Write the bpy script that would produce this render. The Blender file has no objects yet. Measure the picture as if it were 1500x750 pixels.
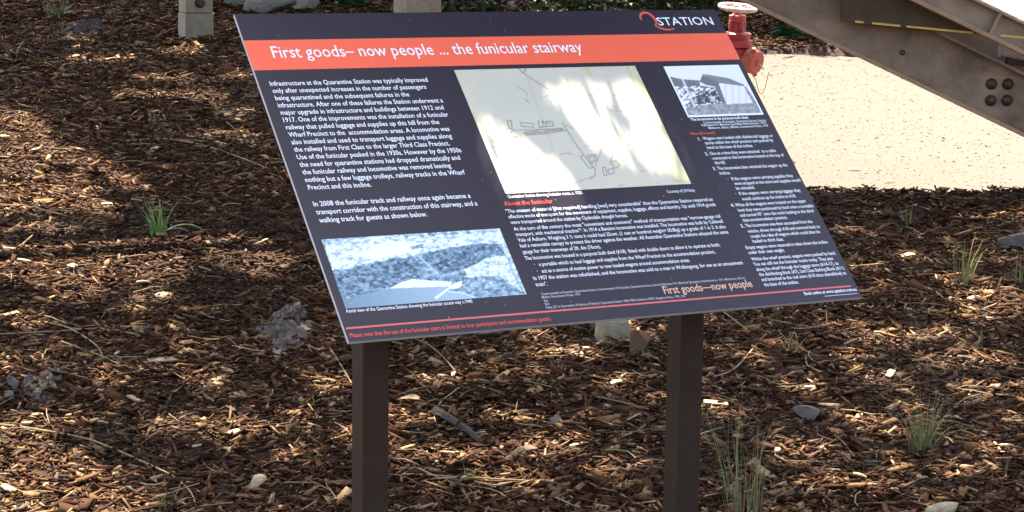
import bpy, math, random
import numpy as np
from mathutils import Vector, Matrix

SC = bpy.context.scene
COL = SC.collection
rad = math.radians
rng = np.random.default_rng(11)
random.seed(5)

# ------------------------------------------------------------------ camera
W, H, F = 1500.0, 750.0, 3069.7
PAN, PITCH, ROLL = rad(27.69), rad(-9.17), rad(0.79)
CAM = np.array([0.0, 0.0, 1.6])
fw = np.array([0.0, math.cos(PITCH), math.sin(PITCH)])
_r = np.array([1.0, 0, 0]); _u = np.cross(_r, fw)
rt = math.cos(ROLL) * _r + math.sin(ROLL) * _u
up = -math.sin(ROLL) * _r + math.cos(ROLL) * _u
cam = bpy.data.cameras.new('camera'); camo = bpy.data.objects.new('camera', cam)
COL.objects.link(camo)
camo.matrix_world = Matrix(((rt[0], up[0], -fw[0], CAM[0]), (rt[1], up[1], -fw[1], CAM[1]),
                            (rt[2], up[2], -fw[2], CAM[2]), (0, 0, 0, 1)))
cam.sensor_width = 36.0; cam.lens = F / W * 36.0; cam.clip_start = 0.05; cam.clip_end = 2000
SC.camera = camo

# ------------------------------------------------------------------ sky, sun, exposure
S = np.array([-0.20, 0.42, 0.86]); S = S / np.linalg.norm(S)      # direction to the sun
world = bpy.data.worlds.new('World'); SC.world = world; world.use_nodes = True
wn = world.node_tree; wn.nodes.clear()
sky = wn.nodes.new('ShaderNodeTexSky'); sky.sky_type = 'NISHITA'; sky.sun_disc = False
sky.sun_elevation = math.asin(S[2]); sky.sun_rotation = math.atan2(S[0], S[1])
sky.dust_density = 6.0; sky.ozone_density = 0.4; sky.air_density = 0.9
bg = wn.nodes.new('ShaderNodeBackground'); bg.inputs[1].default_value = 0.125
wo = wn.nodes.new('ShaderNodeOutputWorld')
wn.links.new(sky.outputs[0], bg.inputs[0]); wn.links.new(bg.outputs[0], wo.inputs[0])
sl = bpy.data.lights.new('sun', 'SUN'); sl.energy = 5.0; sl.angle = rad(0.5); sl.color = (1, 0.92, 0.78)
so = bpy.data.objects.new('sun', sl); COL.objects.link(so)
so.rotation_euler = Vector(tuple(S)).to_track_quat('Z', 'Y').to_euler(); so.location = (-3, 2, 12)
SC.view_settings.view_transform = 'Standard'; SC.view_settings.look = 'None'
SC.view_settings.exposure = 2.4; SC.view_settings.gamma = 1.0

# ------------------------------------------------------------------ helpers
def tag(o, label=None, cat=None, group=None, kind=None):
    if label: o['label'] = label
    if cat: o['category'] = cat
    if group: o['group'] = group
    if kind: o['kind'] = kind
    return o

def new_mesh(name, V, Fc, mat=None, parent=None, smooth=False):
    me = bpy.data.meshes.new(name)
    me.from_pydata([tuple(map(float, v)) for v in V], [], [tuple(int(i) for i in f) for f in Fc])
    if mat: me.materials.append(mat)
    if smooth: me.polygons.foreach_set('use_smooth', [True] * len(me.polygons))
    me.update()
    o = bpy.data.objects.new(name, me); COL.objects.link(o)
    if parent: o.parent = parent
    return o

def quad_mesh(name, V, Q, mat=None, parent=None, col=None, smooth=False):
    """fast numpy mesh of quads; col = per-vertex rgb"""
    V = np.asarray(V, np.float32); Q = np.asarray(Q, np.int32)
    me = bpy.data.meshes.new(name)
    me.vertices.add(len(V)); me.vertices.foreach_set('co', V.ravel())
    me.loops.add(Q.size); me.loops.foreach_set('vertex_index', Q.ravel())
    me.polygons.add(len(Q))
    me.polygons.foreach_set('loop_start', np.arange(0, Q.size, 4, dtype=np.int32))
    me.polygons.foreach_set('loop_total', np.full(len(Q), 4, np.int32))
    if smooth: me.polygons.foreach_set('use_smooth', np.ones(len(Q), bool))
    if col is not None:
        a = me.color_attributes.new('tint', 'FLOAT_COLOR', 'POINT')
        c = np.ones((len(V), 4), np.float32); c[:, :3] = col
        a.data.foreach_set('color', c.ravel())
    me.update(calc_edges=True); me.validate()
    if mat: me.materials.append(mat)
    o = bpy.data.objects.new(name, me); COL.objects.link(o)
    if parent: o.parent = parent
    return o

def empty(name, loc=(0, 0, 0), rz=0.0):
    o = bpy.data.objects.new(name, None); COL.objects.link(o)
    o.location = tuple(map(float, loc)); o.rotation_euler = (0, 0, rz); o.empty_display_size = 0.1
    return o

class MB:
    """collects shapes"""
    def __init__(s): s.V = []; s.F = []
    def add(s, V, Fc):
        n = len(s.V); s.V += [tuple(map(float, v)) for v in V]; s.F += [tuple(i + n for i in f) for f in Fc]
        return s
    def hexa(s, P):
        return s.add(P, [(0, 3, 2, 1), (4, 5, 6, 7), (0, 1, 5, 4), (1, 2, 6, 5), (2, 3, 7, 6), (3, 0, 4, 7)])
    def box(s, x0, x1, y0, y1, z0, z1):
        return s.hexa([(x0, y0, z0), (x1, y0, z0), (x1, y1, z0), (x0, y1, z0), (x0, y0, z1), (x1, y0, z1), (x1, y1, z1), (x0, y1, z1)])
    def bar(s, A, B, U, wu, wv):
        """box from A to B, U = one side direction"""
        A = np.array(A, float); B = np.array(B, float); d = B - A; d /= np.linalg.norm(d)
        U = np.array(U, float); U = U - d * (U @ d); U /= np.linalg.norm(U); Vv = np.cross(d, U)
        c = [(-1, -1), (1, -1), (1, 1), (-1, 1)]
        return s.hexa([A + U * a * wu / 2 + Vv * b * wv / 2 for a, b in c] + [B + U * a * wu / 2 + Vv * b * wv / 2 for a, b in c])
    def tube(s, P, R, n=8, cap=True):
        P = [np.array(p, float) for p in P]
        if np.isscalar(R): R = [R] * len(P)
        base = len(s.V); prev = None
        for i, p in enumerate(P):
            d = P[min(i + 1, len(P) - 1)] - P[max(i - 1, 0)]; d /= np.linalg.norm(d) + 1e-12
            if prev is None:
                a = np.array([0, 0, 1.0]) if abs(d[2]) < .9 else np.array([1.0, 0, 0])
                u = np.cross(d, a)
            else: u = prev - d * (prev @ d)
            u /= np.linalg.norm(u) + 1e-12; prev = u; v = np.cross(d, u)
            for k in range(n):
                t = 2 * math.pi * k / n
                s.V.append(tuple(p + R[i] * (math.cos(t) * u + math.sin(t) * v)))
        for i in range(len(P) - 1):
            for k in range(n):
                a = base + i * n + k; b = base + i * n + (k + 1) % n
                s.F.append((a, b, b + n, a + n))
        if cap:
            s.F.append(tuple(base + k for k in range(n))[::-1]); s.F.append(tuple(base + (len(P) - 1) * n + k for k in range(n)))
        return s
    def lathe(s, O, A, prof, n=24):
        """profile (dist along axis, radius) round axis A from O"""
        A = np.array(A, float); A /= np.linalg.norm(A); O = np.array(O, float)
        a = np.array([0, 0, 1.0]) if abs(A[2]) < .9 else np.array([1.0, 0, 0])
        u = np.cross(A, a); u /= np.linalg.norm(u); v = np.cross(A, u); base = len(s.V)
        for h, r in prof:
            for k in range(n):
                t = 2 * math.pi * k / n
                s.V.append(tuple(O + A * h + r * (math.cos(t) * u + math.sin(t) * v)))
        for i in range(len(prof) - 1):
            for k in range(n):
                p = base + i * n + k; q = base + i * n + (k + 1) % n
                s.F.append((p, q, q + n, p + n))
        s.F.append(tuple(base + k for k in range(n))[::-1]); s.F.append(tuple(base + (len(prof) - 1) * n + k for k in range(n)))
        return s
    def build(s, name, mat, parent=None, smooth=False, bevel=0):
        o = new_mesh(name, s.V, s.F, mat, parent, smooth)
        if smooth:
            try: o.data.set_sharp_from_angle(angle=rad(35))
            except Exception: pass
        if bevel:
            m = o.modifiers.new('bevel', 'BEVEL'); m.width = bevel; m.segments = 2; m.limit_method = 'ANGLE'
        return o

# value noise -------------------------------------------------------
def _h(i, j, k):
    n = (i * 374761393 + j * 668265263 + k * 1442695041) & 0xffffffff
    n = ((n ^ (n >> 13)) * 1274126177) & 0xffffffff
    return ((n ^ (n >> 16)) & 0xffff) / 65535.0
def vnoise(x, y, seed=0):
    x = np.asarray(x, float); y = np.asarray(y, float)
    i = np.floor(x).astype(np.int64); j = np.floor(y).astype(np.int64); a = x - i; b = y - j
    a = a * a * (3 - 2 * a); b = b * b * (3 - 2 * b)
    return (_h(i, j, seed) * (1 - a) + _h(i + 1, j, seed) * a) * (1 - b) + (_h(i, j + 1, seed) * (1 - a) + _h(i + 1, j + 1, seed) * a) * b
def fbm(x, y, o=4, seed=0):
    s = 0; w = .5; t = 0
    for k in range(o):
        s = s + w * vnoise(x * 2 ** k, y * 2 ** k, seed + k * 17); t += w; w *= .55
    return s / t
def sstep(a, b, x):
    t = np.clip((x - a) / (b - a), 0, 1); return t * t * (3 - 2 * t)
def inpoly(px, py, poly):
    r = np.zeros(np.shape(px), bool); n = len(poly)
    for i in range(n):
        x1, y1 = poly[i]; x2, y2 = poly[(i + 1) % n]
        c = (y1 > py) != (y2 > py)
        r ^= c & (px < (x2 - x1) * (py - y1) / ((y2 - y1) + 1e-12) + x1)
    return r

# ------------------------------------------------------------------ materials
def mat(name, base=(.5, .5, .5), rough=.7, metal=0.0, noise=None, bump=None, attr=None, coat=0, spec=.5, hue=None):
    """noise=(scale, amount, second colour); bump=(scale, strength)"""
    m = bpy.data.materials.new(name); m.use_nodes = True; nt = m.node_tree; b = nt.nodes['Principled BSDF']
    b.inputs['Roughness'].default_value = rough; b.inputs['Metallic'].default_value = metal
    b.inputs['Specular IOR Level'].default_value = spec
    if coat: b.inputs['Coat Weight'].default_value = coat; b.inputs['Coat Roughness'].default_value = .15
    b.inputs['Base Color'].default_value = (*base, 1)
    src = None
    if attr:
        a = nt.nodes.new('ShaderNodeAttribute'); a.attribute_name = attr; src = a.outputs['Color']
        nt.links.new(src, b.inputs['Base Color'])
    tc = nt.nodes.new('ShaderNodeTexCoord')
    if noise:
        n = nt.nodes.new('ShaderNodeTexNoise'); n.inputs['Scale'].default_value = noise[0]; n.inputs['Detail'].default_value = 8
        n.inputs['Roughness'].default_value = .65
        nt.links.new(tc.outputs['Object'], n.inputs['Vector'])
        r = nt.nodes.new('ShaderNodeValToRGB'); r.color_ramp.elements[0].position = .5 - noise[1] / 2; r.color_ramp.elements[1].position = .5 + noise[1] / 2
        nt.links.new(n.outputs['Fac'], r.inputs['Fac'])
        x = nt.nodes.new('ShaderNodeMix'); x.data_type = 'RGBA'
        x.inputs[6].default_value = (*base, 1); x.inputs[7].default_value = (*noise[2], 1)
        if src is not None: nt.links.new(src, x.inputs[6])
        nt.links.new(r.outputs['Color'], x.inputs[0]); nt.links.new(x.outputs[2], b.inputs['Base Color'])
    if bump:
        n = nt.nodes.new('ShaderNodeTexNoise'); n.inputs['Scale'].default_value = bump[0]; n.inputs['Detail'].default_value = 6
        nt.links.new(tc.outputs['Object'], n.inputs['Vector'])
        bp = nt.nodes.new('ShaderNodeBump'); bp.inputs['Strength'].default_value = bump[1]; bp.inputs['Distance'].default_value = .01
        nt.links.new(n.outputs['Fac'], bp.inputs['Height']); nt.links.new(bp.outputs[0], b.inputs['Normal'])
    return m

M = {
    'soil': mat('soil', (.026, .0115, .006), .95, noise=(14, .3, (.050, .023, .012)), bump=(60, 1.0)),
    'chips': mat('chips', rough=.85, attr='tint', noise=(70, .42, (.042, .018, .008)), spec=.1),
    'chip': mat('chip', (.54, .385, .21), .8, noise=(45, .5, (.34, .215, .105)), bump=(120, .6)),
    'sand': mat('sand', (.100, .0745, .0555), .95, noise=(20, .8, (.088, .064, .047)), bump=(220, .25)),
    'grit': mat('grit', rough=.9, attr='tint'),
    'navy': mat('navy', (.0185, .0148, .0235), .30, noise=(9, .6, (.024, .019, .028)), spec=.36),
    'edge': mat('edge', (.55, .55, .55), .5),
    'band': mat('band', (.93, .132, .056), .36, noise=(6, .6, (.90, .124, .053))),
    'print': mat('print', rough=.4, attr='tint'),
    'white_ink': mat('white_ink', (.86, .88, .90), .45),
    'dim_ink': mat('dim_ink', (.50, .52, .56), .45),
    'red_ink': mat('red_ink', (.75, .09, .055), .45),
    'rose_ink': mat('rose_ink', (.62, .12, .11), .45),
    'peach_ink': mat('peach_ink', (.82, .48, .33), .45),
    'bronze': mat('bronze', (.034, .0185, .0085), .6, noise=(18, .4, (.048, .029, .016)), spec=.25, bump=(300, .15)),
    'timber': mat('timber', (.40, .34, .23), .85, noise=(22, .5, (.26, .22, .155)), bump=(60, .5)),
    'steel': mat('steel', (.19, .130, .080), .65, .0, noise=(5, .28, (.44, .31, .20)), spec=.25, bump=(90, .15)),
    'steel_bounce_lit': mat('steel_bounce_lit', (.56, .35, .19), .7, noise=(30, .5, (.38, .23, .13))),  # lighter tan than the web: bounce light from the sand, put into the colour
    'back_plate': mat('back_plate', (.42, .36, .29), .8, noise=(12, .5, (.30, .25, .2))),
    'bolt': mat('bolt', (.06, .05, .045), .5, .6, noise=(60, .5, (.12, .07, .04))),
    'board': mat('board', (.115, .078, .032), .8, noise=(16, .5, (.07, .048, .022)), bump=(40, .4)),
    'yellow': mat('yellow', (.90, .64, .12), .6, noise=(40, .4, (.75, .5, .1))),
    'pale': mat('pale', (.50, .49, .49), .7, noise=(10, .5, (.5, .5, .47))),
    'red': mat('red', (.50, .045, .055), .5, noise=(28, .35, (.30, .06, .055)), bump=(90, .5)),
    'coral': mat('coral', (.50, .115, .07), .6, noise=(34, .4, (.36, .085, .06)), bump=(90, .5)),
    'white_paint': mat('white_paint', (.72, .70, .68), .55, noise=(60, .35, (.45, .25, .22))),
    'chain': mat('chain', (.30, .25, .14), .5, .4),
    'rock': mat('rock', (.22, .195, .165), .95, noise=(18, .5, (.36, .33, .28)), bump=(60, .9)),
    'grey_rock': mat('grey_rock', (.105, .086, .070), .95, noise=(40, .5, (.19, .16, .13)), bump=(90, .8)),
    'clod': mat('clod', (.075, .060, .050), .95, noise=(28, .22, (.22, .18, .14)), bump=(110, 1)),
    'dark_clod': mat('dark_clod', (.045, .037, .032), .95, noise=(45, .45, (.085, .075, .068)), bump=(110, 1)),
    'pale_rock': mat('pale_rock', (.38, .32, .21), .95, noise=(30, .5, (.22, .17, .10)), bump=(70, .9)),
    'brown_rock': mat('brown_rock', (.23, .125, .06), .95, noise=(30, .5, (.13, .07, .04)), bump=(70, .8)),
    'twig': mat('twig', (.22, .145, .075), .85, noise=(50, .5, (.17, .11, .065))),
    'straw': mat('straw', (.36, .26, .13), .8, noise=(30, .5, (.22, .145, .068))),
    'stick': mat('stick', (.070, .052, .042), .9, noise=(60, .5, (.04, .03, .024)), bump=(120, .6)),
    'blade': mat('blade', rough=.55, attr='tint', spec=.35),
    'leafm': mat('leafm', rough=.6, attr='tint', spec=.3),
    'deadleaf': mat('deadleaf', (.30, .20, .10), .7, noise=(60, .5, (.19, .115, .06))),
    'bark': mat('bark', (.16, .125, .095), .95, noise=(8, .5, (.27, .23, .19)), bump=(20, 1)),
}

# ------------------------------------------------------------------ ground
def gplane(y): return .005 + .0865 * y
SX0, SX1, SY0, SY1 = .35, 9.0, 7.36, 10.95          # the sandy path
def sandmask(x, y, s=.06):
    wx = x + .05 * (fbm(y * 3, x * 3, 3, 5) - .5); wy = y + .10 * (fbm(x * 4.5, y * 4.5, 4, 9) - .5)
    return sstep(SX0, SX0 + s, wx) * sstep(SY0, SY0 + s, wy) * (1 - sstep(SY1 - s, SY1, wy))
def ground_z(x, y):
    x = np.asarray(x, float); y = np.asarray(y, float)
    yy = np.where(y > 60, 60 + (y - 60) * .1, y)
    z = gplane(yy)
    near = np.exp(-((np.hypot(x, y - 7)) / 14) ** 2)
    z = z + near * (.05 * (fbm(x * 1.6, y * 1.6, 3, 3) - .5) + .035 * (fbm(x * 7, y * 7, 3, 8) - .5))
    berm = np.exp(-((y - 7.25) / .16) ** 2) * sstep(.2, .5, x)
    return z + .022 * berm - .06 * sandmask(x, y)
def G(px, py):
    d = fw + rt * (px - W / 2) / F - up * (py - H / 2) / F
    s = (gplane(0) - CAM[2]) / (d[2] - .0865 * d[1]); p = CAM + s * d
    for _ in range(6):
        z = float(ground_z(p[0], p[1])); s += (z - p[2]) / (d[2] - .0865 * d[1]) * .9; p = CAM + s * d
    return np.array([p[0], p[1], float(ground_z(p[0], p[1]))])
def AT(px, py, Y):
    d = fw + rt * (px - W / 2) / F - up * (py - H / 2) / F
    return CAM + d * (Y / d[1])

def axis(a, b, fine0, fine1, step):
    f = np.arange(fine0, fine1 + 1e-6, step)
    lo = fine0 - np.cumsum(step * 1.35 ** np.arange(1, 40)); lo = lo[lo > a][::-1]
    hi = fine1 + np.cumsum(step * 1.35 ** np.arange(1, 40)); hi = hi[hi < b]
    return np.concatenate([[a], lo, f, hi, [b]])
gx = axis(-160, 160, -3.2, 3.8, .035); gy = axis(-60, 320, 3.4, 13.5, .035)
X, Y = np.meshgrid(gx, gy); Z = ground_z(X, Y)
def gridq(ny, nx):
    a = (np.arange(ny - 1)[:, None] * nx + np.arange(nx - 1)[None, :]).ravel()
    return np.stack([a, a + 1, a + nx + 1, a + nx], 1)
tag(quad_mesh('ground', np.stack([X, Y, Z], -1).reshape(-1, 3), gridq(*X.shape), M['soil'], smooth=True), kind='structure')
# path of pale crushed sandstone, a sheet that lies in its shallow bed
px_ = np.linspace(SX0 - .1, SX1, 140); py_ = np.linspace(SY0 - .12, SY1 + .12, 90)
X, Y = np.meshgrid(px_, py_)
Z = gplane(Y) - .030 + .016 * (fbm(X * 1.5, Y * 1.5, 3, 31) - .5) + .010 * (fbm(X * 9, Y * 9, 3, 35) - .5)
def path_z(x, y): return gplane(y) - .030 + .016 * (fbm(x * 1.5, y * 1.5, 3, 31) - .5) + .010 * (fbm(x * 9, y * 9, 3, 35) - .5)
near = np.exp(-((np.hypot(X, Y - 7)) / 14) ** 2)
Z = Z + 0 * near
edge = 1 - sandmask(X, Y, .05); Z = Z - .09 * edge
tag(quad_mesh('path', np.stack([X, Y, Z], -1).reshape(-1, 3), gridq(*X.shape), M['sand'], smooth=True), kind='structure')

# ------------------------------------------------------------------ mulch chips (nobody could count them)
def chips_mesh(name, cx, cy, cz, L, Wd, T, yaw, tilt, roll, col, matl):
    n = len(cx)
    base = np.array([[-.5, -.5, 0], [.5, -.5, 0], [.5, .5, 0], [-.5, .5, 0], [-.5, -.5, 1], [.5, -.5, 1], [.5, .5, 1], [-.5, .5, 1]])
    P = np.repeat(base[None], n, 0)
    P[:, :, 0] *= L[:, None]; P[:, :, 1] *= Wd[:, None]; P[:, :, 2] *= T[:, None]
    # ragged ends: jitter the corners, taper one end
    jit = rng.uniform(-.5, .5, (n, 4, 2)); jit = np.concatenate([jit, jit + rng.uniform(-.08, .08, (n, 4, 2))], 1)
    P[:, :, 0] += jit[:, :, 0] * L[:, None] * .35; P[:, :, 1] += jit[:, :, 1] * Wd[:, None] * .7
    tz = rng.uniform(-1, 1, (n, 4)) * T[:, None] * .9; P[:, 4:, 2] += tz * .6; P[:, :4, 2] += tz * .6
    cr, sr = np.cos(roll)[:, None], np.sin(roll)[:, None]
    y = P[:, :, 1] * cr - P[:, :, 2] * sr; z = P[:, :, 1] * sr + P[:, :, 2] * cr
    ct, st = np.cos(tilt)[:, None], np.sin(tilt)[:, None]
    x = P[:, :, 0] * ct - z * st; z = P[:, :, 0] * st + z * ct
    ca, sa = np.cos(yaw)[:, None], np.sin(yaw)[:, None]
    V = np.stack([cx[:, None] + x * ca - y * sa, cy[:, None] + x * sa + y * ca, cz[:, None] + z], -1).reshape(-1, 3)
    q = np.array([(4, 5, 6, 7), (0, 1, 5, 4), (1, 2, 6, 5), (2, 3, 7, 6), (3, 0, 4, 7), (0, 3, 2, 1)])
    Q = (np.arange(n)[:, None, None] * 8 + q[None]).reshape(-1, 4)
    return quad_mesh(name, V, Q, matl, col=np.repeat(col, 8, 0))

def spread(y0, y1, dens, margin):
    hw = lambda y: .25 * y * 1.03 + margin
    n = int(dens * (y1 - y0) * (hw(y0) + hw(y1)))
    y = rng.uniform(y0, y1, n); x = rng.uniform(-1, 1, n) * hw(y1)
    k = np.abs(x) < hw(y); return x[k], y[k]
xs, ys, sc = [], [], []
for y0, y1, dn, mg, s in ((3.9, 5.2, 9500, .15, 1.0), (5.2, 6.6, 7500, .2, 1.0), (6.6, 8.6, 5200, .25, 1.08), (8.6, 11, 3400, .3, 1.2), (11, 13.6, 1900, .4, 1.5)):
    x, y = spread(y0, y1, dn, mg); xs.append(x); ys.append(y); sc.append(np.full(len(x), s))
y = rng.uniform(3.5, 13.6, 50000); x = rng.choice([-1, 1], 50000) * (.258 * y + .18 + rng.random(50000) * 1.1)     # coarser towards the sides
xs.append(x); ys.append(y); sc.append(np.full(len(x), 1.5))
xs = np.concatenate(xs); ys = np.concatenate(ys); sc = np.concatenate(sc)
k = (sandmask(xs, ys) < .30) & (rng.random(len(xs)) < .45 + 1.3 * fbm(xs * 2.6, ys * 1.9, 3, 91))
xs, ys, sc = xs[k], ys[k], sc[k]; n = len(xs)
L = np.clip(rng.lognormal(math.log(.0190), .55, n), .006, .075) * sc
thin = rng.random(n) < .48
Wd = np.where(thin, rng.uniform(.0025, .005, n), L * rng.uniform(.16, .45, n)) * np.where(thin, sc, 1); Wd = np.minimum(Wd, .02 * sc)
L = np.where(thin, L * 1.35, L)
T = rng.uniform(.0012, .004, n) * sc
yaw = rng.normal(0, 1.0, n) + rng.choice([0, math.pi], n)
tilt = rng.normal(0, .28, n); roll = rng.normal(0, .45, n)
pal = np.array([(.030, .0115, .0056), (.071, .0285, .0130), (.143, .067, .030), (.31, .177, .080), (.54, .37, .200), (.115, .088, .068)])
# patches of darker and paler mulch
pv = fbm(xs * 1.3, ys * 1.3, 3, 77)
u = np.clip(rng.random(n) + (pv - .5) * .35, 0, .9999)
idx = np.searchsorted([.28, .52, .73, .89, .985], u)
col = pal[idx] * rng.uniform(.7, 1.3, (n, 1)) * rng.uniform(.94, 1.06, (n, 3))
dw = (sstep(.56, .72, fbm(xs * 1.9 + 7, ys * 1.5, 4, 123)) * .45)[:, None]
col = col * (1 - dw) + np.array((.085, .058, .040)) * dw * rng.uniform(.6, 1.3, (n, 1))
cz = ground_z(xs, ys) + rng.uniform(-.002, .012, n) * sc + .0008
tag(chips_mesh('mulch', xs, ys, cz, L, Wd, T, yaw, tilt, roll, col, M['chips']),
    'dark brown shredded bark mulch covering the slope', 'mulch', kind='stuff')
NCH = n
# grit on the path
gx_, gy_ = rng.uniform(.4, 3.2, 14000), rng.uniform(SY0 + .02, SY1, 14000)
k = sandmask(gx_, gy_) > .85; gx_, gy_ = gx_[k], gy_[k]; n = len(gx_)
sz = np.clip(rng.lognormal(math.log(.0040), .4, n), .002, .011)
gc = np.array([(.098, .073, .054), (.088, .064, .047), (.11, .086, .066), (.068, .050, .037)])[np.searchsorted([.55, .78, .985], rng.random(n))]
tag(chips_mesh('path_grit', gx_, gy_, path_z(gx_, gy_), sz, sz * rng.uniform(.5, 1, n), sz * rng.uniform(.1, .25, n),
    rng.uniform(0, 6.3, n), rng.normal(0, .08, n), rng.normal(0, .08, n), gc, M['grit']), 'fine sandstone grit scattered over the pale path', 'grit', kind='stuff')

# ------------------------------------------------------------------ the sign
PW, PH, PT = 1.0, .7077, .7657                     # panel width, height, tilt
c, s_ = math.cos(-PAN), math.sin(-PAN)
rel = np.array([1.779, 2.987])
SO = np.array([rel[0] * math.cos(PAN) - rel[1] * math.sin(PAN), rel[0] * math.sin(PAN) + rel[1] * math.cos(PAN), 1.6 - .6639])
sx = np.array([math.cos(PAN), math.sin(PAN), 0]); sy = np.array([-math.sin(PAN), math.cos(PAN), 0])
GZ = float(ground_z(SO[0], SO[1]))
sign = empty('information_sign', (SO[0], SO[1], GZ), PAN)
tag(sign, 'navy and coral tilted information board on two dark posts', 'sign')
ZB = SO[2] - GZ                                    # panel bottom edge above the base
ex = Vector((1, 0, 0)); ey = Vector((0, math.cos(PT), math.sin(PT))); en = Vector((0, -math.sin(PT), math.cos(PT)))
def pan3(u, v, w=0.0):
    return Vector((0, 0, ZB)) + ex * u + ey * v + en * w
# panel mesh: printed face + pale cut edges
th = .006
Vp = [pan3(-.5, 0), pan3(.5, 0), pan3(.5, PH), pan3(-.5, PH), pan3(-.5, 0, -th), pan3(.5, 0, -th), pan3(.5, PH, -th), pan3(-.5, PH, -th)]
panel = new_mesh('panel', Vp, [(0, 1, 2, 3), (7, 6, 5, 4), (0, 4, 5, 1), (1, 5, 6, 2), (2, 6, 7, 3), (3, 7, 4, 0)], M['navy'], sign)
panel.data.materials.append(M['edge'])
for i in (1, 2, 3, 4, 5): panel.data.polygons[i].material_index = 1
for nm, x0, in (('post', -.4272), ('post', .1892)):
    s = .0475; y0 = .1105; tz = lambda y: ZB + y * math.tan(PT) - .012
    P = [(x0, y0, -.25), (x0 + s, y0, -.25), (x0 + s, y0 + s, -.25), (x0, y0 + s, -.25), (x0, y0, tz(y0)), (x0 + s, y0, tz(y0)), (x0 + s, y0 + s, tz(y0 + s)), (x0, y0 + s, tz(y0 + s))]
    MB().hexa(P).build('post', M['bronze'], sign, bevel=.0025)
    b = MB(); 
    q = [pan3(x0 - .02, .08, -th - .001), pan3(x0 + s + .02, .08, -th - .001), pan3(x0 + s + .02, PH - .06, -th - .001), pan3(x0 - .02, PH - .06, -th - .001)]
    q2 = [p - en * .004 for p in q]
    b.hexa(q2 + q).build('mounting_plate', M['bronze'], sign)

# pixel -> panel homography (only to read the layout of the print off the photograph)
PC = [(341, 23), (1048, 12), (1262, 438), (512, 499)]; UC = [(-.5, PH), (.5, PH), (.5, 0), (-.5, 0)]
A = []; B = []
for (x, y), (u, v) in zip(PC, UC):
    A.append([x, y, 1, 0, 0, 0, -u * x, -u * y]); B.append(u); A.append([0, 0, 0, x, y, 1, -v * x, -v * y]); B.append(v)
Hm = np.append(np.linalg.solve(np.array(A, float), np.array(B, float)), 1).reshape(3, 3); Hi = np.linalg.inv(Hm)
def UV(x, y):
    p = Hm @ np.array([x, y, 1.0]); return p[:2] / p[2]
def PX(u, v):
    p = np.tensordot(Hi, np.stack([u, v, np.ones_like(u)]), 1); return p[0] / p[2], p[1] / p[2]

def rect_on_panel(name, corners, m, w):
    q = [UV(*p) for p in corners]
    u0 = (q[0][0] + q[3][0]) / 2; u1 = (q[1][0] + q[2][0]) / 2; v1 = (q[0][1] + q[1][1]) / 2; v0 = (q[2][1] + q[3][1]) / 2
    return u0, u1, v0, v1
def flat(name, u0, u1, v0, v1, m, w):
    return new_mesh(name, [pan3(u0, v0, w), pan3(u1, v0, w), pan3(u1, v1, w), pan3(u0, v1, w)], [(0, 1, 2, 3)], m, panel)
q = [UV(356, 61), UV(1061, 48), UV(1082, 88), UV(372, 104.5)]
flat('title_band', -.4998, .4998, (q[2][1] + q[3][1]) / 2, (q[0][1] + q[1][1]) / 2, M['band'], .0003)
q = [UV(508, 480), UV(1251, 421)]
vl = (q[0][1] + q[1][1]) / 2
flat('rule_line', -.497, .488, vl - .0018, vl + .0018, M['rose_ink'], .0003)

def seg_dist(px, py, pts):
    d = np.full(px.shape, 1e9)
    for (x1, y1), (x2, y2) in zip(pts[:-1], pts[1:]):
        vx, vy = x2 - x1, y2 - y1; t = np.clip(((px - x1) * vx + (py - y1) * vy) / (vx * vx + vy * vy + 1e-9), 0, 1)
        d = np.minimum(d, np.hypot(px - x1 - t * vx, py - y1 - t * vy))
    return d
def picture(name, corners, nx, ny, fn):
    u0, u1, v0, v1 = rect_on_panel(name, corners, None, 0)
    U, V = np.meshgrid(np.linspace(u0, u1, nx), np.linspace(v0, v1, ny))
    px, py = PX(U, V)
    s = (U - u0) / (u1 - u0); t = 1 - (V - v0) / (v1 - v0)
    colr = fn(px, py, s, t).reshape(-1, 3)
    o0 = np.array(pan3(0, 0, .0003)); P = o0 + U.reshape(-1, 1) * np.array(ex) + V.reshape(-1, 1) * np.array(ey)
    return quad_mesh(name, P, gridq(ny, nx), M['print'], panel, col=np.clip(colr, 0, 1))
def mixc(a, b, t): return a * (1 - t[..., None]) + np.array(b) * t[..., None]

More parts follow.
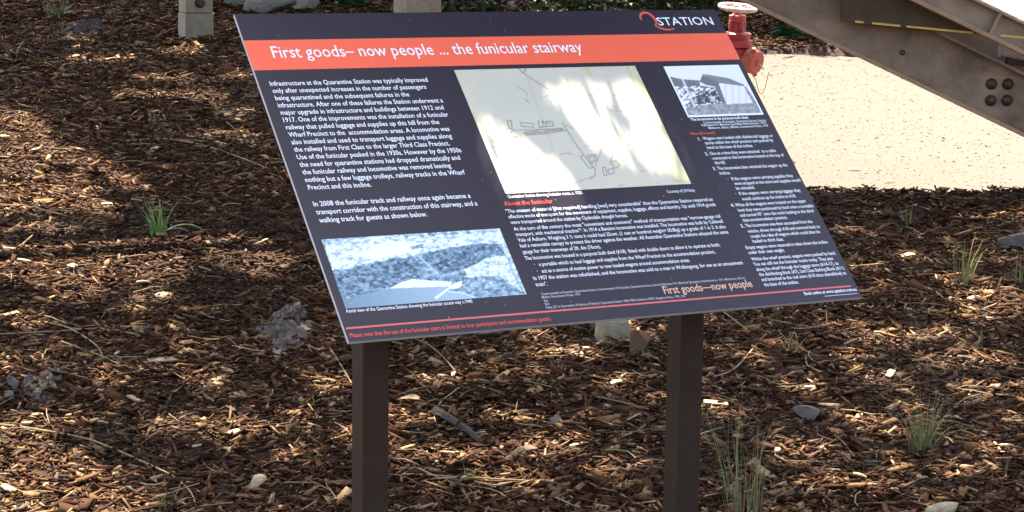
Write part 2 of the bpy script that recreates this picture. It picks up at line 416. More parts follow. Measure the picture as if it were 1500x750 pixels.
def map_fn(px, py, s, t):
    X = (px - 650) * 3.408; Y = (py - 80) * 3.408       # drawing units
    c = np.zeros(px.shape + (3,)) + np.array((.57, .545, .415))
    c *= (1 + .10 * (fbm(s * 5, t * 4, 4, 3)[..., None] - .5))
    st = sstep(.0, .07, s) * sstep(0, .05, t) * (1 - sstep(.95, 1, t))
    c = mixc(c, (.62, .58, .33), (1 - st) * .55 * fbm(s * 9, t * 9, 3, 8))
    fold = inpoly(X, Y, [(905, 40), (1150, 645), (1300, 645), (1300, 40)])
    c = mixc(c, (.60, .56, .29), fold * (.55 + .4 * fbm(s * 20, t * 6, 2, 5)))
    c = mixc(c, (.45, .44, .38), np.exp(-(seg_dist(X, Y, [(385, 60), (620, 720)]) / 7) ** 2) * .45)
    c = mixc(c, (.42, .40, .25), np.exp(-(seg_dist(X, Y, [(905, 50), (1145, 640), (1232, 640)]) / 5) ** 2) * .6)
    c = mixc(c, (.55, .50, .22), np.exp(-(seg_dist(X, Y, [(700, 70), (720, 100)]) / 9) ** 2) * .8)
    ink = np.zeros(px.shape)
    L = [([(365, 75), (385, 98), (400, 72)], .9), ([(375, 90), (520, 185)], .7), ([(580, 345), (640, 440), (690, 510), (745, 580), (745, 610), (720, 630)], .8),
         ([(640, 650), (745, 610)], .5), ([(370, 345), (378, 365), (440, 368), (435, 350), (400, 348), (370, 345)], .8),
         ([(460, 335), (465, 370), (540, 360), (530, 340), (500, 338), (498, 362)], .9), ([(475, 340), (520, 352)], .9), ([(480, 362), (486, 335)], .9),
         ([(390, 395), (400, 408), (500, 400), (590, 385), (580, 375), (480, 380), (390, 395)], .9), ([(400, 402), (580, 380)], .9), ([(430, 408), (450, 385), (480, 405), (510, 380)], .7),
         ([(305, 335), (325, 335), (330, 375), (318, 378), (305, 335)], .9), ([(330, 385), (470, 378), (600, 385)], .6),
         ([(305, 375), (290, 415), (310, 415), (335, 380)], .7), ([(335, 415), (315, 445), (335, 450), (355, 418), (335, 415)], .7),
         ([(670, 515), (690, 510), (735, 570), (715, 575), (670, 515)], .8), ([(705, 510), (750, 505), (755, 530), (730, 550), (705, 510)], .8),
         ([(715, 520), (745, 515), (735, 540)], .8), ([(780, 570), (790, 612), (805, 608), (795, 570), (780, 570)], .8),
         ([(808, 580), (815, 605), (840, 600), (835, 575), (808, 580)], .8), ([(820, 545), (850, 535), (870, 560), (845, 575), (820, 545)], .8),
         ([(860, 435), (840, 490), (820, 545)], .7), ([(785, 460), (745, 565)], .7), ([(880, 520), (900, 515), (905, 530), (885, 535), (880, 520)], .7),
         ([(925, 240), (1000, 290), (1060, 345)], .7), ([(940, 285), (975, 255), (1040, 300)], .6), ([(950, 290), (985, 270), (1000, 295)], .6),
         ([(880, 185), (905, 200), (940, 205)], .6), ([(1050, 345), (1010, 385), (995, 450)], .6), ([(875, 215), (925, 260), (980, 285)], .4),
         ([(355, 168), (395, 185), (405, 210)], .5), ([(395, 228), (412, 242)], .8), ([(570, 505), (610, 497), (630, 505)], .6),
         ([(490, 215), (515, 208)], .5), ([(560, 195), (565, 185)], .5), ([(640, 210), (670, 212)], .4), ([(720, 205), (740, 205)], .5), ([(840, 205), (870, 207)], .5),
         ([(740, 455), (800, 450)], .6), ([(905, 460), (930, 450)], .5), ([(225, 435), (245, 445)], .5), ([(235, 470), (260, 465)], .4), ([(975, 588), (990, 590)], .6),
         ([(400, 685), (420, 688)], .5), ([(865, 660), (885, 658)], .5), ([(600, 360), (640, 375)], .5), ([(820, 285), (910, 285)], .35), ([(690, 465), (760, 455)], .35)]
    for pts, a in L:
        ink = np.maximum(ink, a * np.exp(-(seg_dist(X, Y, pts) / 2.6) ** 2))
    rs = np.random.default_rng(4)
    for _ in range(60):
        x, y = rs.uniform(60, 1200), rs.uniform(60, 700); ink = np.maximum(ink, .35 * np.exp(-(np.hypot((X - x) / 5, (Y - y) / 2)) ** 2))
    return mixc(c, (.06, .06, .07), np.clip(ink * .85, 0, .95))
def aerial_fn(px, py, s, t):
    X = (px - 460) * 3.947; Y = (py - 320) * 3.947
    n = fbm(X / 22, Y / 13, 4, 12); n2 = fbm(X / 12, Y / 8, 3, 22); wob = 14 * (fbm(X / 40, Y / 30, 3, 70) - .5) * 2
    def zone(v, poly, val, soft=1.0):
        m = inpoly(X + wob, Y + wob * .6, poly); return np.where(m, val, v)
    v = np.full(px.shape, .34) + .10 * (1 - sstep(.0, .14, t))
    v = zone(v, [(90, 310), (560, 225), (660, 330), (450, 395), (150, 470)], .27)
    v = zone(v, [(60, 150), (330, 112), (650, 108), (900, 92), (1075, 85), (1085, 150), (850, 165), (640, 195), (560, 218), (300, 262), (110, 305)], .60)
    v = zone(v, [(420, 130), (640, 150), (600, 200), (330, 240), (240, 215)], .95)
    v = zone(v, [(540, 170), (630, 150), (620, 175), (560, 185)], .35)
    v = zone(v, [(610, 215), (850, 160), (1060, 150), (1000, 225), (860, 300), (720, 325)], .25)
    v = zone(v, [(860, 300), (990, 235), (1090, 215), (1190, 430), (1060, 335), (880, 345)], .58)
    v = zone(v, [(1090, 100), (1230, 440), (1205, 440), (1075, 160)], .5)
    v = v * 1.15 * (.30 + 1.35 * n) * (.55 + .9 * n2)
    for pts, w, a in (([(590, 215), (700, 315)], 6, .6), ([(200, 290), (270, 390)], 5, .35), ([(1075, 150), (1110, 260), (1200, 420)], 12, .5), ([(90, 132), (135, 160)], 8, .6), ([(215, 262), (470, 215)], 5, .4), ([(100, 300), (330, 265)], 4, .35)):
        v = np.maximum(v, a * np.exp(-(seg_dist(X, Y, pts) / w) ** 2))
    wat = inpoly(X, Y, [(150, 478), (260, 440), (430, 405), (560, 398), (760, 398), (800, 430), (840, 438), (900, 460), (900, 560), (150, 560)])
    v = np.where(wat, .34 + .25 * (s - .2) * (t > .7) + .04 * n, v)
    beach = inpoly(X, Y, [(430, 405), (500, 370), (560, 352), (680, 362), (790, 368), (780, 395), (600, 400)])
    v = np.where(beach, .72, v)
    v = np.maximum(v, .45 * np.exp(-(seg_dist(X, Y, [(190, 450), (280, 425), (360, 408), (430, 405)]) / 5) ** 2) * (n2 > .45))
    pier = inpoly(X, Y, [(688, 458), (800, 378), (845, 362), (848, 390), (820, 408), (775, 410), (702, 468)])
    v = np.where(pier, .85, v); v = np.maximum(v, .7 * np.exp(-(seg_dist(X, Y, [(770, 425), (840, 432), (920, 458)]) / 6) ** 2))
    v = np.clip(.34 + (v - .36) * 1.6, .05, .95)
    return np.stack([v ** 1.3 * .84, v * .95, v ** .85 * 1.0], -1)
def shed_fn(px, py, s, t):
    X = (px - 960) * 3.748; Y = (py - 90) * 3.748
    n = fbm(X / 14, Y / 9, 4, 50); v = np.full(px.shape, .85) - .08 * t
    v = np.where(inpoly(X, Y, [(60, 82), (110, 92), (150, 100), (240, 106), (245, 160), (90, 170)]), .10 + .15 * n, v)
    v = np.where(inpoly(X, Y, [(80, 140), (250, 135), (330, 145), (390, 238), (150, 260)]), .15 + .75 * sstep(.40, .62, n), v)
    v = np.where(inpoly(X, Y, [(470, 140), (500, 140), (560, 230), (520, 230)]), .12 + .3 * n, v)
    v = np.where(inpoly(X, Y, [(215, 185), (260, 160), (330, 165), (362, 228), (230, 238)]), .05 + .6 * sstep(.5, .65, n), v)
    v = np.where(inpoly(X, Y, [(165, 250), (380, 232), (600, 226), (640, 330), (160, 330)]), .22 + .5 * (n - .3), v)
    v = np.where(inpoly(X, Y, [(240, 112), (258, 72), (345, 118), (388, 236), (365, 232), (325, 140), (275, 130)]), .16, v)
    v = np.where(inpoly(X, Y, [(350, 122), (485, 136), (538, 232), (388, 238)]), .82 - .12 * (np.sin(X / 6) > .6), v)
    v = np.where(inpoly(X, Y, [(256, 68), (400, 92), (492, 130), (484, 137), (345, 119), (300, 96)]), .20 + .05 * n, v)
    v = np.maximum(v, .75 * np.exp(-(seg_dist(X, Y, [(112, 40), (150, 110), (212, 252)]) / 7) ** 2))
    b = (s < .018) | (s > .982) | (t < .02) | (t > .965)
    v = np.where(b, .88, v); v = np.clip(v, .02, .9)
    return np.stack([v * .97, v, v * 1.02], -1)
picture('route_map', [(660, 104), (927, 97), (1011.5, 271), (739, 286)], 420, 270, map_fn)
picture('aerial_photograph', [(472, 353), (729, 335), (767, 431), (507, 452)], 300, 130, aerial_fn)
picture('shed_photograph', [(969, 97), (1083, 95), (1119, 169), (1007.5, 173)], 170, 120, shed_fn)

# ------------------------------------------------------------------ lettering
LINES = []      # (block, material, text, x0, y0, x1, size, bold)
def ln(block, m, text, x0, y0, x1, size, bold=0.0): LINES.append((block, m, text, x0, y0, x1, size, bold))
ln('title_text', 'white_ink', 'First goods– now people ... the funicular stairway', 399, 87.5, 852, .0392, .003)
ln('logo_text', 'white_ink', 'STATION', 964.5, 36.5, 1047, .030, .004)
T1 = ['Infrastructure at the Quarantine Station was typically improved', 'only after unexpected increases in the number of passengers', 'being quarantined and the subsequent failures in the',
      'infrastructure. After one of these failures the Station underwent a', 'major upgrade in infrastructure and buildings between 1912 and', '1917. One of the improvements was the installation of a funicular',
      'railway that pulled luggage and supplies up this hill from the', 'Wharf Precinct to the  accommodation areas. A locomotive was', 'also installed and used to transport luggage and supplies along',
      'the railway from First Class to the larger Third Class Precinct.', 'Use of the funicular peaked in the 1930s. However by the 1950s', 'the need for quarantine stations had dropped dramatically and',
      'the funicular railway and locomotive was removed leaving', 'nothing but a few luggage trolleys, railway tracks in the Wharf', 'Precinct and this incline.']
E1 = [703, 697, 626, 768, 771, 791, 753, 796, 806, 797, 846, 841, 803, 862, 470]
a, b = UV(395, 128.5), UV(452, 280)
for i, (t, e) in enumerate(zip(T1, E1)):
    uv = a + (b - a) * i / 14; p = PX(uv[0], uv[1]); ln('history_text', 'white_ink', t, p[0], p[1], 380 + e / 2.885, .0148, .006)
T2 = ['In 2008 the funicular track and railway once again became a', 'transport corridor with the construction of this stairway, and a', 'walking track for guests as shown below.']
a, b = UV(460, 304), UV(468.4, 327.6)
for i, (t, e) in enumerate(zip(T2, [687, 697, 624])):
    uv = a + (b - a) * i / 2; p = PX(uv[0], uv[1]); ln('stairway_text', 'white_ink', t, p[0], p[1], e, .0148, .006)
ln('aerial_caption', 'white_ink', 'Aerial view of the Quarantine Station showing the funicular access way c.1940', 508, 457.5, 690, .0098)
ln('notice_text', 'red_ink', 'Please note that the use of the funicular stairs is limited to tour participants and accommodation guests.', 514.5, 493, 804, .0118, .004)
ln('map_caption', 'white_ink', 'Quarantine Station showing funicular route, c. 1920.', 741, 292.3, 851, .0098, .004)
ln('map_credit', 'white_ink', 'Courtesy of J B Pixley', 975, 285, 1016, .0095)
ln('subheading_text', 'red_ink', 'About the funicular', 736, 303.5, 807, .0135, .014)
B3 = [('"The amount of material [that required] handling [was] very considerable" thus the Quarantine Station required an', 32, 165, 1172),
      ('effective mode of transport for the movement of equipment, supplies, luggage, effects and laundry. Up until 1914 goods', 46, 195, 1187),
      ('were transported around the station by Clydesdale draught horses.', 58, 226, 700),
      ('At the turn of the century the most "convenient and economic" method of transportation was "narrow-gauge rail', 75, 262, 1213),
      ('transport, with mechanical traction"². In 1914 a Benzine locomotive was installed. The locomotive was built by Caldwell', 86, 292, 1227),
      ('Vale of Auburn. Weighing 3 ½ tons it could haul 25cwt. (1 cwt or hundred weight= 50.8kg) up a grade of 1 in 3. It also', 98, 323, 1242),
      ('had a removable canopy to protect the driver against the weather. All Australian Quarantine Stations adopted the same', 110, 354, 1256),
      ('gauge for their tramways of 2ft. 6in (76cm).', 124, 387, 552),
      ('The locomotive was housed in a purpose built shed (A18)  fitted with double doors to allow it to operate as both;', 136, 422, 1208),
      ('a portable winch to haul luggage and supplies from the Wharf Precinct to the accommodation precinct,', 213, 455, 1183),
      ('act as a source of motive power to tow loaded wagons around accommodation areas.', 228, 491, 1042),
      ('In 1957 the station was refurbished, and the locomotive was sold to a man in Wollongong, for use as an amusement', 183, 531, 1335),
      ('train".', 195, 565, 258), ('·', 187, 455, 193), ('·', 202, 491, 208)]
for t, x, y, e in B3: ln('funicular_text', 'white_ink', t, 730 + x / 3.751, 270 + y / 3.751, 730 + e / 3.751, .0112, .004)
for t, x, y, e in [('Commonwealth of Australia, Quarantine Service, Commonwealth Of Australia, Quarantine Service, Service Publication N.9, Maritime Quarantine Administration, 1919, Melbourne, Albert J', 225, 613, 1345),
                   ('Mullett, Government Printer, 1919', 228, 631, 438), ('Ibid.', 240, 650, 262), ('Ibid.', 245, 667, 270),
                   ("Foley, J.D. In Quarantine: A History of Sydney's Quarantine Station 1828-1984, Kenthurst NSW, Kangaroo Press, 1995, 106", 250, 686, 1012)]:
    ln('reference_text', 'dim_ink', t, 730 + x / 3.751, 270 + y / 3.751, 730 + e / 3.751, .0072)
ln('slogan_text', 'peach_ink', 'First goods—now people', 970, 432.5, 1100, .0235, .004)
for t, x, y, e, bd in [('The locomotive in its purpose built shed', 190, 331, 510, .02), ('Commonwealth of Australia, Quarantine Service, Service', 262, 347, 610, 0),
                       ('Publication N.9. Maritime Quarantine Administration, 1919,', 252, 362, 612, 0), ('Melbourne, Albert J. Mullett, Government Printer, 1919', 290, 377, 622, 0)]:
    ln('shed_caption', 'white_ink', t, 960 + x / 3.748, 90 + y / 3.748, 960 + e / 3.748, .0090 if bd else .0080, bd)
ln('question_text', 'red_ink', 'How did it work?', 1011, 199.5, 1047.5, .0100, .01)
B4 = [('1.', 1022, 207.5, 1026), ('Wagons were loaded with disinfected luggage or', 1029, 206.8, 1133), ('stores within the wharf precinct and pushed by', 1032, 213.4, 1133.5), ('hand to the base of the incline.', 1035, 220.2, 1103),
      ('2.', 1032, 229.6, 1037), ('One at a time they were attached  to a cable', 1039, 229, 1137), ('connected to the locomotive located at the top of', 1043, 236, 1149), ('the hill.', 1046, 242.8, 1062),
      ('3.', 1043.5, 251.5, 1048), ('The locomotive then winched the wagon up the', 1050, 251, 1154), ('incline.', 1053, 258, 1069),
      ('·', 1065, 266.5, 1067), ('If the wagons were carrying supplies they', 1071, 266.3, 1162), ('were stopped at the store and supplies would', 1075, 273.4, 1173), ('be unloaded.', 1077.5, 280.4, 1105),
      ('·', 1076, 288.5, 1078), ('If the wagons were carrying luggage they', 1082, 288.2, 1173), ('would continue up the incline to A18.', 1086, 296, 1166),
      ('4.', 1069.5, 305.5, 1074), ('When all the wagons were located on the upper', 1076, 305, 1181), ('level they were positioned by hand onto a turntable', 1080, 312.7, 1192), ('and turned 90° onto the track leading to the third', 1083, 320.2, 1192), ('class accommodation precinct.', 1086.6, 327.3, 1153),
      ('5.', 1084, 336, 1088.5), ('The locomotive was then uncoupled from the', 1090.7, 335.5, 1190), ('winche, driven through A18 and reversed back to', 1094, 343.6, 1201), ('couple the rake of wagons which could then be', 1098, 351, 1201), ('hauled to third class.', 1101, 358.2, 1147),
      ('Empty wagons were returned in rakes down the incline', 1091, 367.6, 1212), ('under their own weight.', 1094.7, 374.9, 1148),
      ('Within the wharf precinct, wagons were pushed by hand.', 1099, 384.6, 1224), ('You can still see the funicular tracks today. They pass', 1102, 392, 1220), ('along the wharf through the luggage store (A14-17), to', 1106, 399.7, 1228),
      ('the disinfecting block (A7), 2nd Class Bathing Block (A11)', 1110, 407, 1236), ('and branched to the coal store (A10 since demolished) to', 1113.5, 414.5, 1239), ('the base of the incline.', 1117, 422, 1168)]
for t, x, y, e in B4: ln('steps_text', 'white_ink', t, x, y, e, .0108, .004)
ln('booking_text', 'white_ink', 'Book online at www.qstation.com.au', 1176.5, 435, 1254, .0100, .01)

tmp = []
for (blk, m, text, x0, y0, x1, size, bold) in LINES:
    cu = bpy.data.curves.new('t', 'FONT'); cu.body = text; cu.size = 1.0; cu.resolution_u = 2; cu.fill_mode = 'FRONT' if hasattr(cu, 'fill_mode') else cu.fill_mode
    cu.offset = bold + (.005 if size < .02 else .002)
    o = bpy.data.objects.new('t', cu); COL.objects.link(o); tmp.append(o)
bpy.context.view_layer.update(); dg = bpy.context.evaluated_depsgraph_get()
blocks = {}
for o, (blk, m, text, x0, y0, x1, size, bold) in zip(tmp, LINES):
    me = bpy.data.meshes.new_from_object(o.evaluated_get(dg))
    V = np.zeros(len(me.vertices) * 3); me.vertices.foreach_get('co', V); V = V.reshape(-1, 3)
    Fc = [tuple(p.vertices) for p in me.polygons]
    if len(V) == 0: continue
    a = UV(x0, y0)
    # right end on the same baseline
    lo, hi = a[0], .5
    for _ in range(40):
        mid = (lo + hi) / 2
        if PX(mid, a[1])[0] < x1: lo = mid
        else: hi = mid
    w = lo - a[0]; xmin, xmax = V[:, 0].min(), V[:, 0].max()
    fx = w / (xmax - xmin) if len(text) > 2 else size
    uu = a[0] + (V[:, 0] - xmin) * fx; vv = a[1] + V[:, 1] * size
    L0 = blocks.setdefault(blk, ([], [], m)); nb = len(L0[0])
    L0[0].extend([tuple(pan3(x, y, .0007)) for x, y in zip(uu, vv)]); L0[1].extend([tuple(i + nb for i in f) for f in Fc])
    bpy.data.meshes.remove(me)
for o in tmp:
    cu = o.data; bpy.data.objects.remove(o); bpy.data.curves.remove(cu)
for blk, (V, Fc, m) in blocks.items(): new_mesh(blk, V, Fc, M[m], panel)
# underline of the web address
a, b = UV(1205, 435.2), UV(1254, 432.2)
flat('underline', a[0], b[0], (a[1] + b[1]) / 2 - .0022, (a[1] + b[1]) / 2 - .0014, M['white_ink'], .0007)
# the swash letter of the logo
def ribbon(name, pts, wd, m):
    P = [UV(900 + x / 6.818, y / 6.818) for x, y in pts]
    # Catmull-Rom
    Q = []; n = len(P)
    for i in range(n - 1):
        p0, p1, p2, p3 = P[max(i - 1, 0)], P[i], P[i + 1], P[min(i + 2, n - 1)]
        for t in np.linspace(0, 1, 7)[:-1]:
            Q.append(.5 * ((2 * p1) + (p2 - p0) * t + (2 * p0 - 5 * p1 + 4 * p2 - p3) * t * t + (3 * p1 - p0 - 3 * p2 + p3) * t ** 3))
    Q.append(P[-1]); V = []; Fc = []
    for i, p in enumerate(Q):
        d = Q[min(i + 1, len(Q) - 1)] - Q[max(i - 1, 0)]; d /= np.linalg.norm(d) + 1e-12; nn = np.array([-d[1], d[0]])
        w = wd * (.35 + .65 * math.sin(math.pi * (i + .5) / len(Q)) ** .7) / 2
        V += [pan3(*(p + nn * w), .0007), pan3(*(p - nn * w), .0007)]
        if i: Fc.append((2 * i - 2, 2 * i - 1, 2 * i + 1, 2 * i))
    new_mesh(name, V, Fc, M[m], panel)
ribbon('logo_swash', [(264, 198), (248, 165), (262, 130), (300, 120), (350, 137), (392, 180), (412, 222), (400, 250)], .0058, 'red_ink')
ribbon('logo_tail', [(392, 246), (430, 266), (480, 286), (540, 292), (598, 280)], .0048, 'red_ink')

sp = np.random.default_rng(8); Vd = []; Fd = []
for _ in range(90):
    u_, v_, d_ = sp.uniform(-.49, .49), sp.uniform(.01, PH - .01), sp.uniform(.0004, .0011); nb = len(Vd)
    Vd += [pan3(u_ - d_, v_, .0010), pan3(u_, v_ - d_ * sp.uniform(.6, 1.6), .0010), pan3(u_ + d_ * sp.uniform(.6, 1.8), v_, .0010), pan3(u_, v_ + d_, .0010)]; Fd.append((nb, nb + 1, nb + 2, nb + 3))
tag(new_mesh('dust_specks', Vd, Fd, M['dim_ink'], panel), kind='stuff')

# ------------------------------------------------------------------ timber posts
def timber_post(px, py, Yd, wid, label, yaw):
    p = G(px, py) if Yd is None else np.array([*AT(px, py, Yd)[:2], 0])
    p[2] = float(ground_z(p[0], p[1]))
    r = empty('timber_post', p, yaw); h = wid / 2
    MB().box(-h, h, -h, h, -.3, .135).build('lower_block', M['timber'], r, bevel=.004)
    MB().box(-h + .003, h - .002, -h + .004, h - .004, .138, 1.15).build('upper_block', M['timber'], r, bevel=.004)
    for z in (.19, .85):
        MB().lathe((.004, -h + .006, z), (0, -1, 0), [(0, .028), (.004, .028), (.0045, .020), (.018, .020), (.020, .016)], 12).build('bolt', M['bolt'], r)
    tag(r, label, 'post', 'bolted timber posts in the mulch')
    return r
timber_post(287, 57, None, .150, 'weathered square timber post with round bolt in dark mulch', rad(24))
timber_post(611, 12, 8.2, .150, 'pale square timber post standing close behind the information board', rad(25))

# ------------------------------------------------------------------ pillar hydrant
hy = AT(1078, 100, 8.4); hz = float(path_z(hy[0], hy[1])) - .004; zt = AT(1078, 11, 8.4)[2] - hz
hyd = empty('fire_hydrant', (hy[0], hy[1], hz))
tag(hyd, 'red pillar hydrant valve with white handwheel on the sandy path', 'hydrant')
o = (0, 0, 0)
MB().lathe(o, (0, 0, 1), [(0, .070), (.012, .070), (.013, .038), (zt - .27, .038), (zt - .26, .048), (zt - .22, .054), (zt - .165, .050), (zt - .16, .040)], 24).build('body', M['red'], hyd, True)
MB().lathe((0, 0, zt - .160), (0, 0, 1), [(0, .046), (.004, .062), (.030, .064), (.034, .050), (.048, .052), (.056, .058), (.062, .048), (.066, .030), (.075, .026), (.100, .026), (.104, .034), (.128, .034), (.134, .020), (.150, .012), (.166, .010)], 24).build('bonnet', M['red'], hyd, True)
for k in range(4):
    t = .5 + k * math.pi / 2
    MB().lathe((.030 * math.cos(t), .030 * math.sin(t), zt - .092), (0, 0, 1), [(0, .010), (.035, .010), (.042, .006)], 8).build('nut', M['red'], hyd, True)
wh = MB()
ring = [(.071 * math.cos(t), .071 * math.sin(t), zt + .009 * math.sin(t) - .006 * math.cos(t)) for t in np.linspace(0, 2 * math.pi, 29)]
wh.tube(ring, .0085, 8, False)
for k in range(4):
    t = .4 + k * math.pi / 2
    wh.tube([(0, 0, zt), (.04 * math.cos(t), .04 * math.sin(t), zt - .004), (.066 * math.cos(t), .066 * math.sin(t), zt)], [.009, .006, .006], 6)
wh.lathe((0, 0, zt - .010), (0, 0, 1), [(0, .016), (.018, .016), (.021, .010)], 12)
wh.build('handwheel', M['white_paint'], hyd, True)
od = np.array([.72, -.62, -.18]); od /= np.linalg.norm(od); oo = np.array([0, 0, zt - .195])
MB().lathe(oo, od, [(.02, .032), (.052, .032), (.053, .040), (.060, .040)], 20).build('outlet', M['red'], hyd, True)
cp = MB().lathe(oo + od * .058, od, [(0, .046), (.004, .049), (.040, .049), (.046, .044), (.047, .012), (.052, .011)], 24)
cap = cp.build('outlet_cap', M['coral'], hyd, True)
uu = np.cross(od, (0, 0, 1)); uu /= np.linalg.norm(uu); vv = np.cross(uu, od)
for sg in (1, -1):
    dd = vv * sg * .9 + uu * .35 * sg
    MB().tube([oo + od * .085 + dd * .040, oo + od * .090 + dd * .064], [.012, .009], 8).build('lug', M['coral'], cap, True)
c0 = oo + od * .108
MB().tube([c0, c0 + np.array([.012, -.01, -.012]), c0 + np.array([.022, -.012, -.026])], .0028, 6).build('toggle', M['white_paint'], cap)
ch = [oo + od * .08 + np.array([0, 0, -.048])]
for t in np.linspace(0, 1, 12)[1:]:
    ch.append(oo + od * .08 + np.array([.012 + .055 * t, -.01, -.048 - .085 * math.sin(math.pi * min(t * 1.05, 1)) ** .8 + .01 * t]))
MB().tube(ch, .0017, 5).build('chain', M['chain'], hyd)

# ------------------------------------------------------------------ steel stairway
YB = 7.52
stair = empty('steel_stairway', (*AT(1500, 200, YB)[:2], float(ground_z(*AT(1500, 200, YB)[:2]))))
tag(stair, 'rusty brown steel stairway beams sloping down beside the sandy path', 'stairway')
SB = np.array(stair.location)
def lp(p): return np.array(p) - SB
A0 = AT(1500, 200, YB); A1 = AT(1085, 0, YB); dirA = A1 - A0; dirA[1] = 0; dirA /= np.linalg.norm(dirA)
upA = np.array([-dirA[2], 0, dirA[0]]); upA = upA if upA[2] > 0 else -upA
A0[1] = YB
def inc(t, upo, y): return lp(A0 + dirA * t + upA * upo + np.array([0, y, 0]))
T0, T1_ = -.55, 4.6
hA = .205
def incbox(t0, t1, u0, u1, y0, y1):
    return MB().hexa([inc(t0, u0, y0), inc(t1, u0, y0), inc(t1, u0, y1), inc(t0, u0, y1), inc(t0, u1, y0), inc(t1, u1, y0), inc(t1, u1, y1), inc(t0, u1, y1)])
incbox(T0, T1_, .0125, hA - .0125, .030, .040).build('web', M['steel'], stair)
incbox(T0, T1_, -.002, .012, -.010, .075).build('bottom_flange', M['steel_bounce_lit'], stair, bevel=.002)
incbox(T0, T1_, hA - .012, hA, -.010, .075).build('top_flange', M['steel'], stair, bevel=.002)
# four dome bolts and their plate
bp = AT(1463, 135, YB); tb = (bp - A0) @ dirA; ub = (bp - A0) @ upA
for px, py in ((1452, 123), (1476, 123), (1451, 147), (1475, 147)):
    q = lp(AT(px, py, YB + .03)); MB().lathe(q, (0, -1, 0), [(0, .021), (.004, .021), (.006, .018), (.014, .015), (.020, .006)], 14).build('bolt', M['bolt'], stair, True)
q = lp(AT(1322, 77, YB + .03)); MB().lathe(q, (0, -1, 0), [(0, .010), (.002, .010), (.008, .006)], 10).build('bolt', M['bolt'], stair, True)
# horizontal boarding on the lower beam; slits of sunlight painted as bright strips
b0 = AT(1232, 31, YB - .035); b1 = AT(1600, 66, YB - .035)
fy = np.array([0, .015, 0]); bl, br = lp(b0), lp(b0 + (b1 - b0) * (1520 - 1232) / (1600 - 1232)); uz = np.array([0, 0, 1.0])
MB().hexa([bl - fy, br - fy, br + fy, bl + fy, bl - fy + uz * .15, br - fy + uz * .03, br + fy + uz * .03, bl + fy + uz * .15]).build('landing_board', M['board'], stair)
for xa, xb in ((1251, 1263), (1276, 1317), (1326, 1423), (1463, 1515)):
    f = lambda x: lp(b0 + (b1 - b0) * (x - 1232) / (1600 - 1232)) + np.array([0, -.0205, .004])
    MB().bar(f(xa), f(xb), (0, 1, 0), .010, .007).build('painted_sun_slit', M['yellow'], stair)
# second, slimmer stringer above
B0 = AT(1500, 80, YB - .06); du = (B0 - A0) @ upA
incbox(T0, T1_, du - .004, du + .010, -.12, -.04).build('stringer_flange', M['steel_bounce_lit'], stair, bevel=.002)
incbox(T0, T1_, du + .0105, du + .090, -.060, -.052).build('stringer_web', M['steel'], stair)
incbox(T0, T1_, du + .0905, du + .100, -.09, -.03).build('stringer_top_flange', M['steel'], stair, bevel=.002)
MB().hexa([inc(T0, du + .108, -.02), inc(.9, du + .108, -.02), inc(.9, du + .108, .0), inc(T0, du + .108, .0), inc(T0, du + .34, .36), inc(.9, du + .34, .36), inc(.9, du + .34, .38), inc(T0, du + .34, .38)]).build('cover_panel', M['pale'], stair)
incbox(T0, 1.6, .02, du + .06, .13, .14).build('back_plate', M['back_plate'], stair)
q = lp(AT(1424, 22, YB - .03)); 
MB().bar(inc(.30, du + .012, -.078), inc(.30, du + .090, -.078), (1, 0, 0), .012, .03).build('stiffener', M['steel'], stair)
q = lp(AT(1462, 74, YB + .05)); MB().lathe(q, (1, -.25, -.1), [(-.0, .030), (.012, .030), (.013, .024), (.12, .024)], 16).build('pipe', M['pale'], stair, True)
q = lp(AT(1474, 87, YB + .04)); MB().bar(q, q + np.array([.2, 0, -.004]), (0, 1, 0), .03, .045).build('clamp', M['bolt'], stair)

# ------------------------------------------------------------------ stones
def ico(sub=2):
    import bmesh
    bm = bmesh.new(); bmesh.ops.create_icosphere(bm, subdivisions=sub, radius=1)
    V = np.array([v.co[:] for v in bm.verts]); Fc = [tuple(v.index for v in f.verts) for f in bm.faces]; bm.free(); return V, Fc
ICO3 = ico(3); ICO2 = ico(2)
def stone(name, px, py, sx_, sy_, sz_, m, label, cat='stone', group=None, seed=0, yaw=0, sink=.25, flat_=0.0, pos=None):
    r = np.random.default_rng(seed + 900); V, Fc = ICO3; V = V.copy()
    for _ in range(9):                               # facet the lump with random cuts
        nn = r.normal(size=3); nn /= np.linalg.norm(nn); d = r.uniform(.42, .80); k = V @ nn; V -= np.outer(np.maximum(k - d, 0), nn)
    V *= (1 + .10 * (fbm(V[:, 0] * 3 + seed, V[:, 1] * 3 + V[:, 2] * 2, 3, seed)[:, None] - .5))
    V *= np.array([sx_, sy_, sz_]) / 2 * 1.25
    p = G(px, py) if pos is None else np.array(pos)
    o = new_mesh(name, V, Fc, M[m], None, False); o.location = (p[0], p[1], p[2] + sz_ * (.5 - sink) + (.006 if sz_ < .08 else 0)); o.rotation_euler = (r.uniform(-.15, .15), r.uniform(-.15, .15), yaw)
    return tag(o, label, cat, group)
stone('stone', 898, 500, .115, .06, .100, 'pale_rock', 'pale flat sandstone lump in the mulch under the board', seed=1, yaw=.2)
stone('stone', 937, 516, .062, .05, .075, 'brown_rock', 'orange brown wedge of stone beside pale sandstone lump', seed=2, yaw=.6)
stone('stone', 816, 626, .044, .036, .034, 'grey_rock', 'small grey pebble between the two sign posts', seed=3)
stone('stone', 1180, 614, .062, .040, .032, 'grey_rock', 'dull grey block of stone in shaded mulch', seed=4, yaw=.1)
stone('stone', 378, 716, .040, .034, .030, 'pale_rock', 'off white pebble in mulch near the left sign post', seed=5, yaw=.4)
stone('stone', 20, 570, .036, .03, .036, 'grey_rock', 'rounded grey pebble beside another at a dusty clod', seed=6)
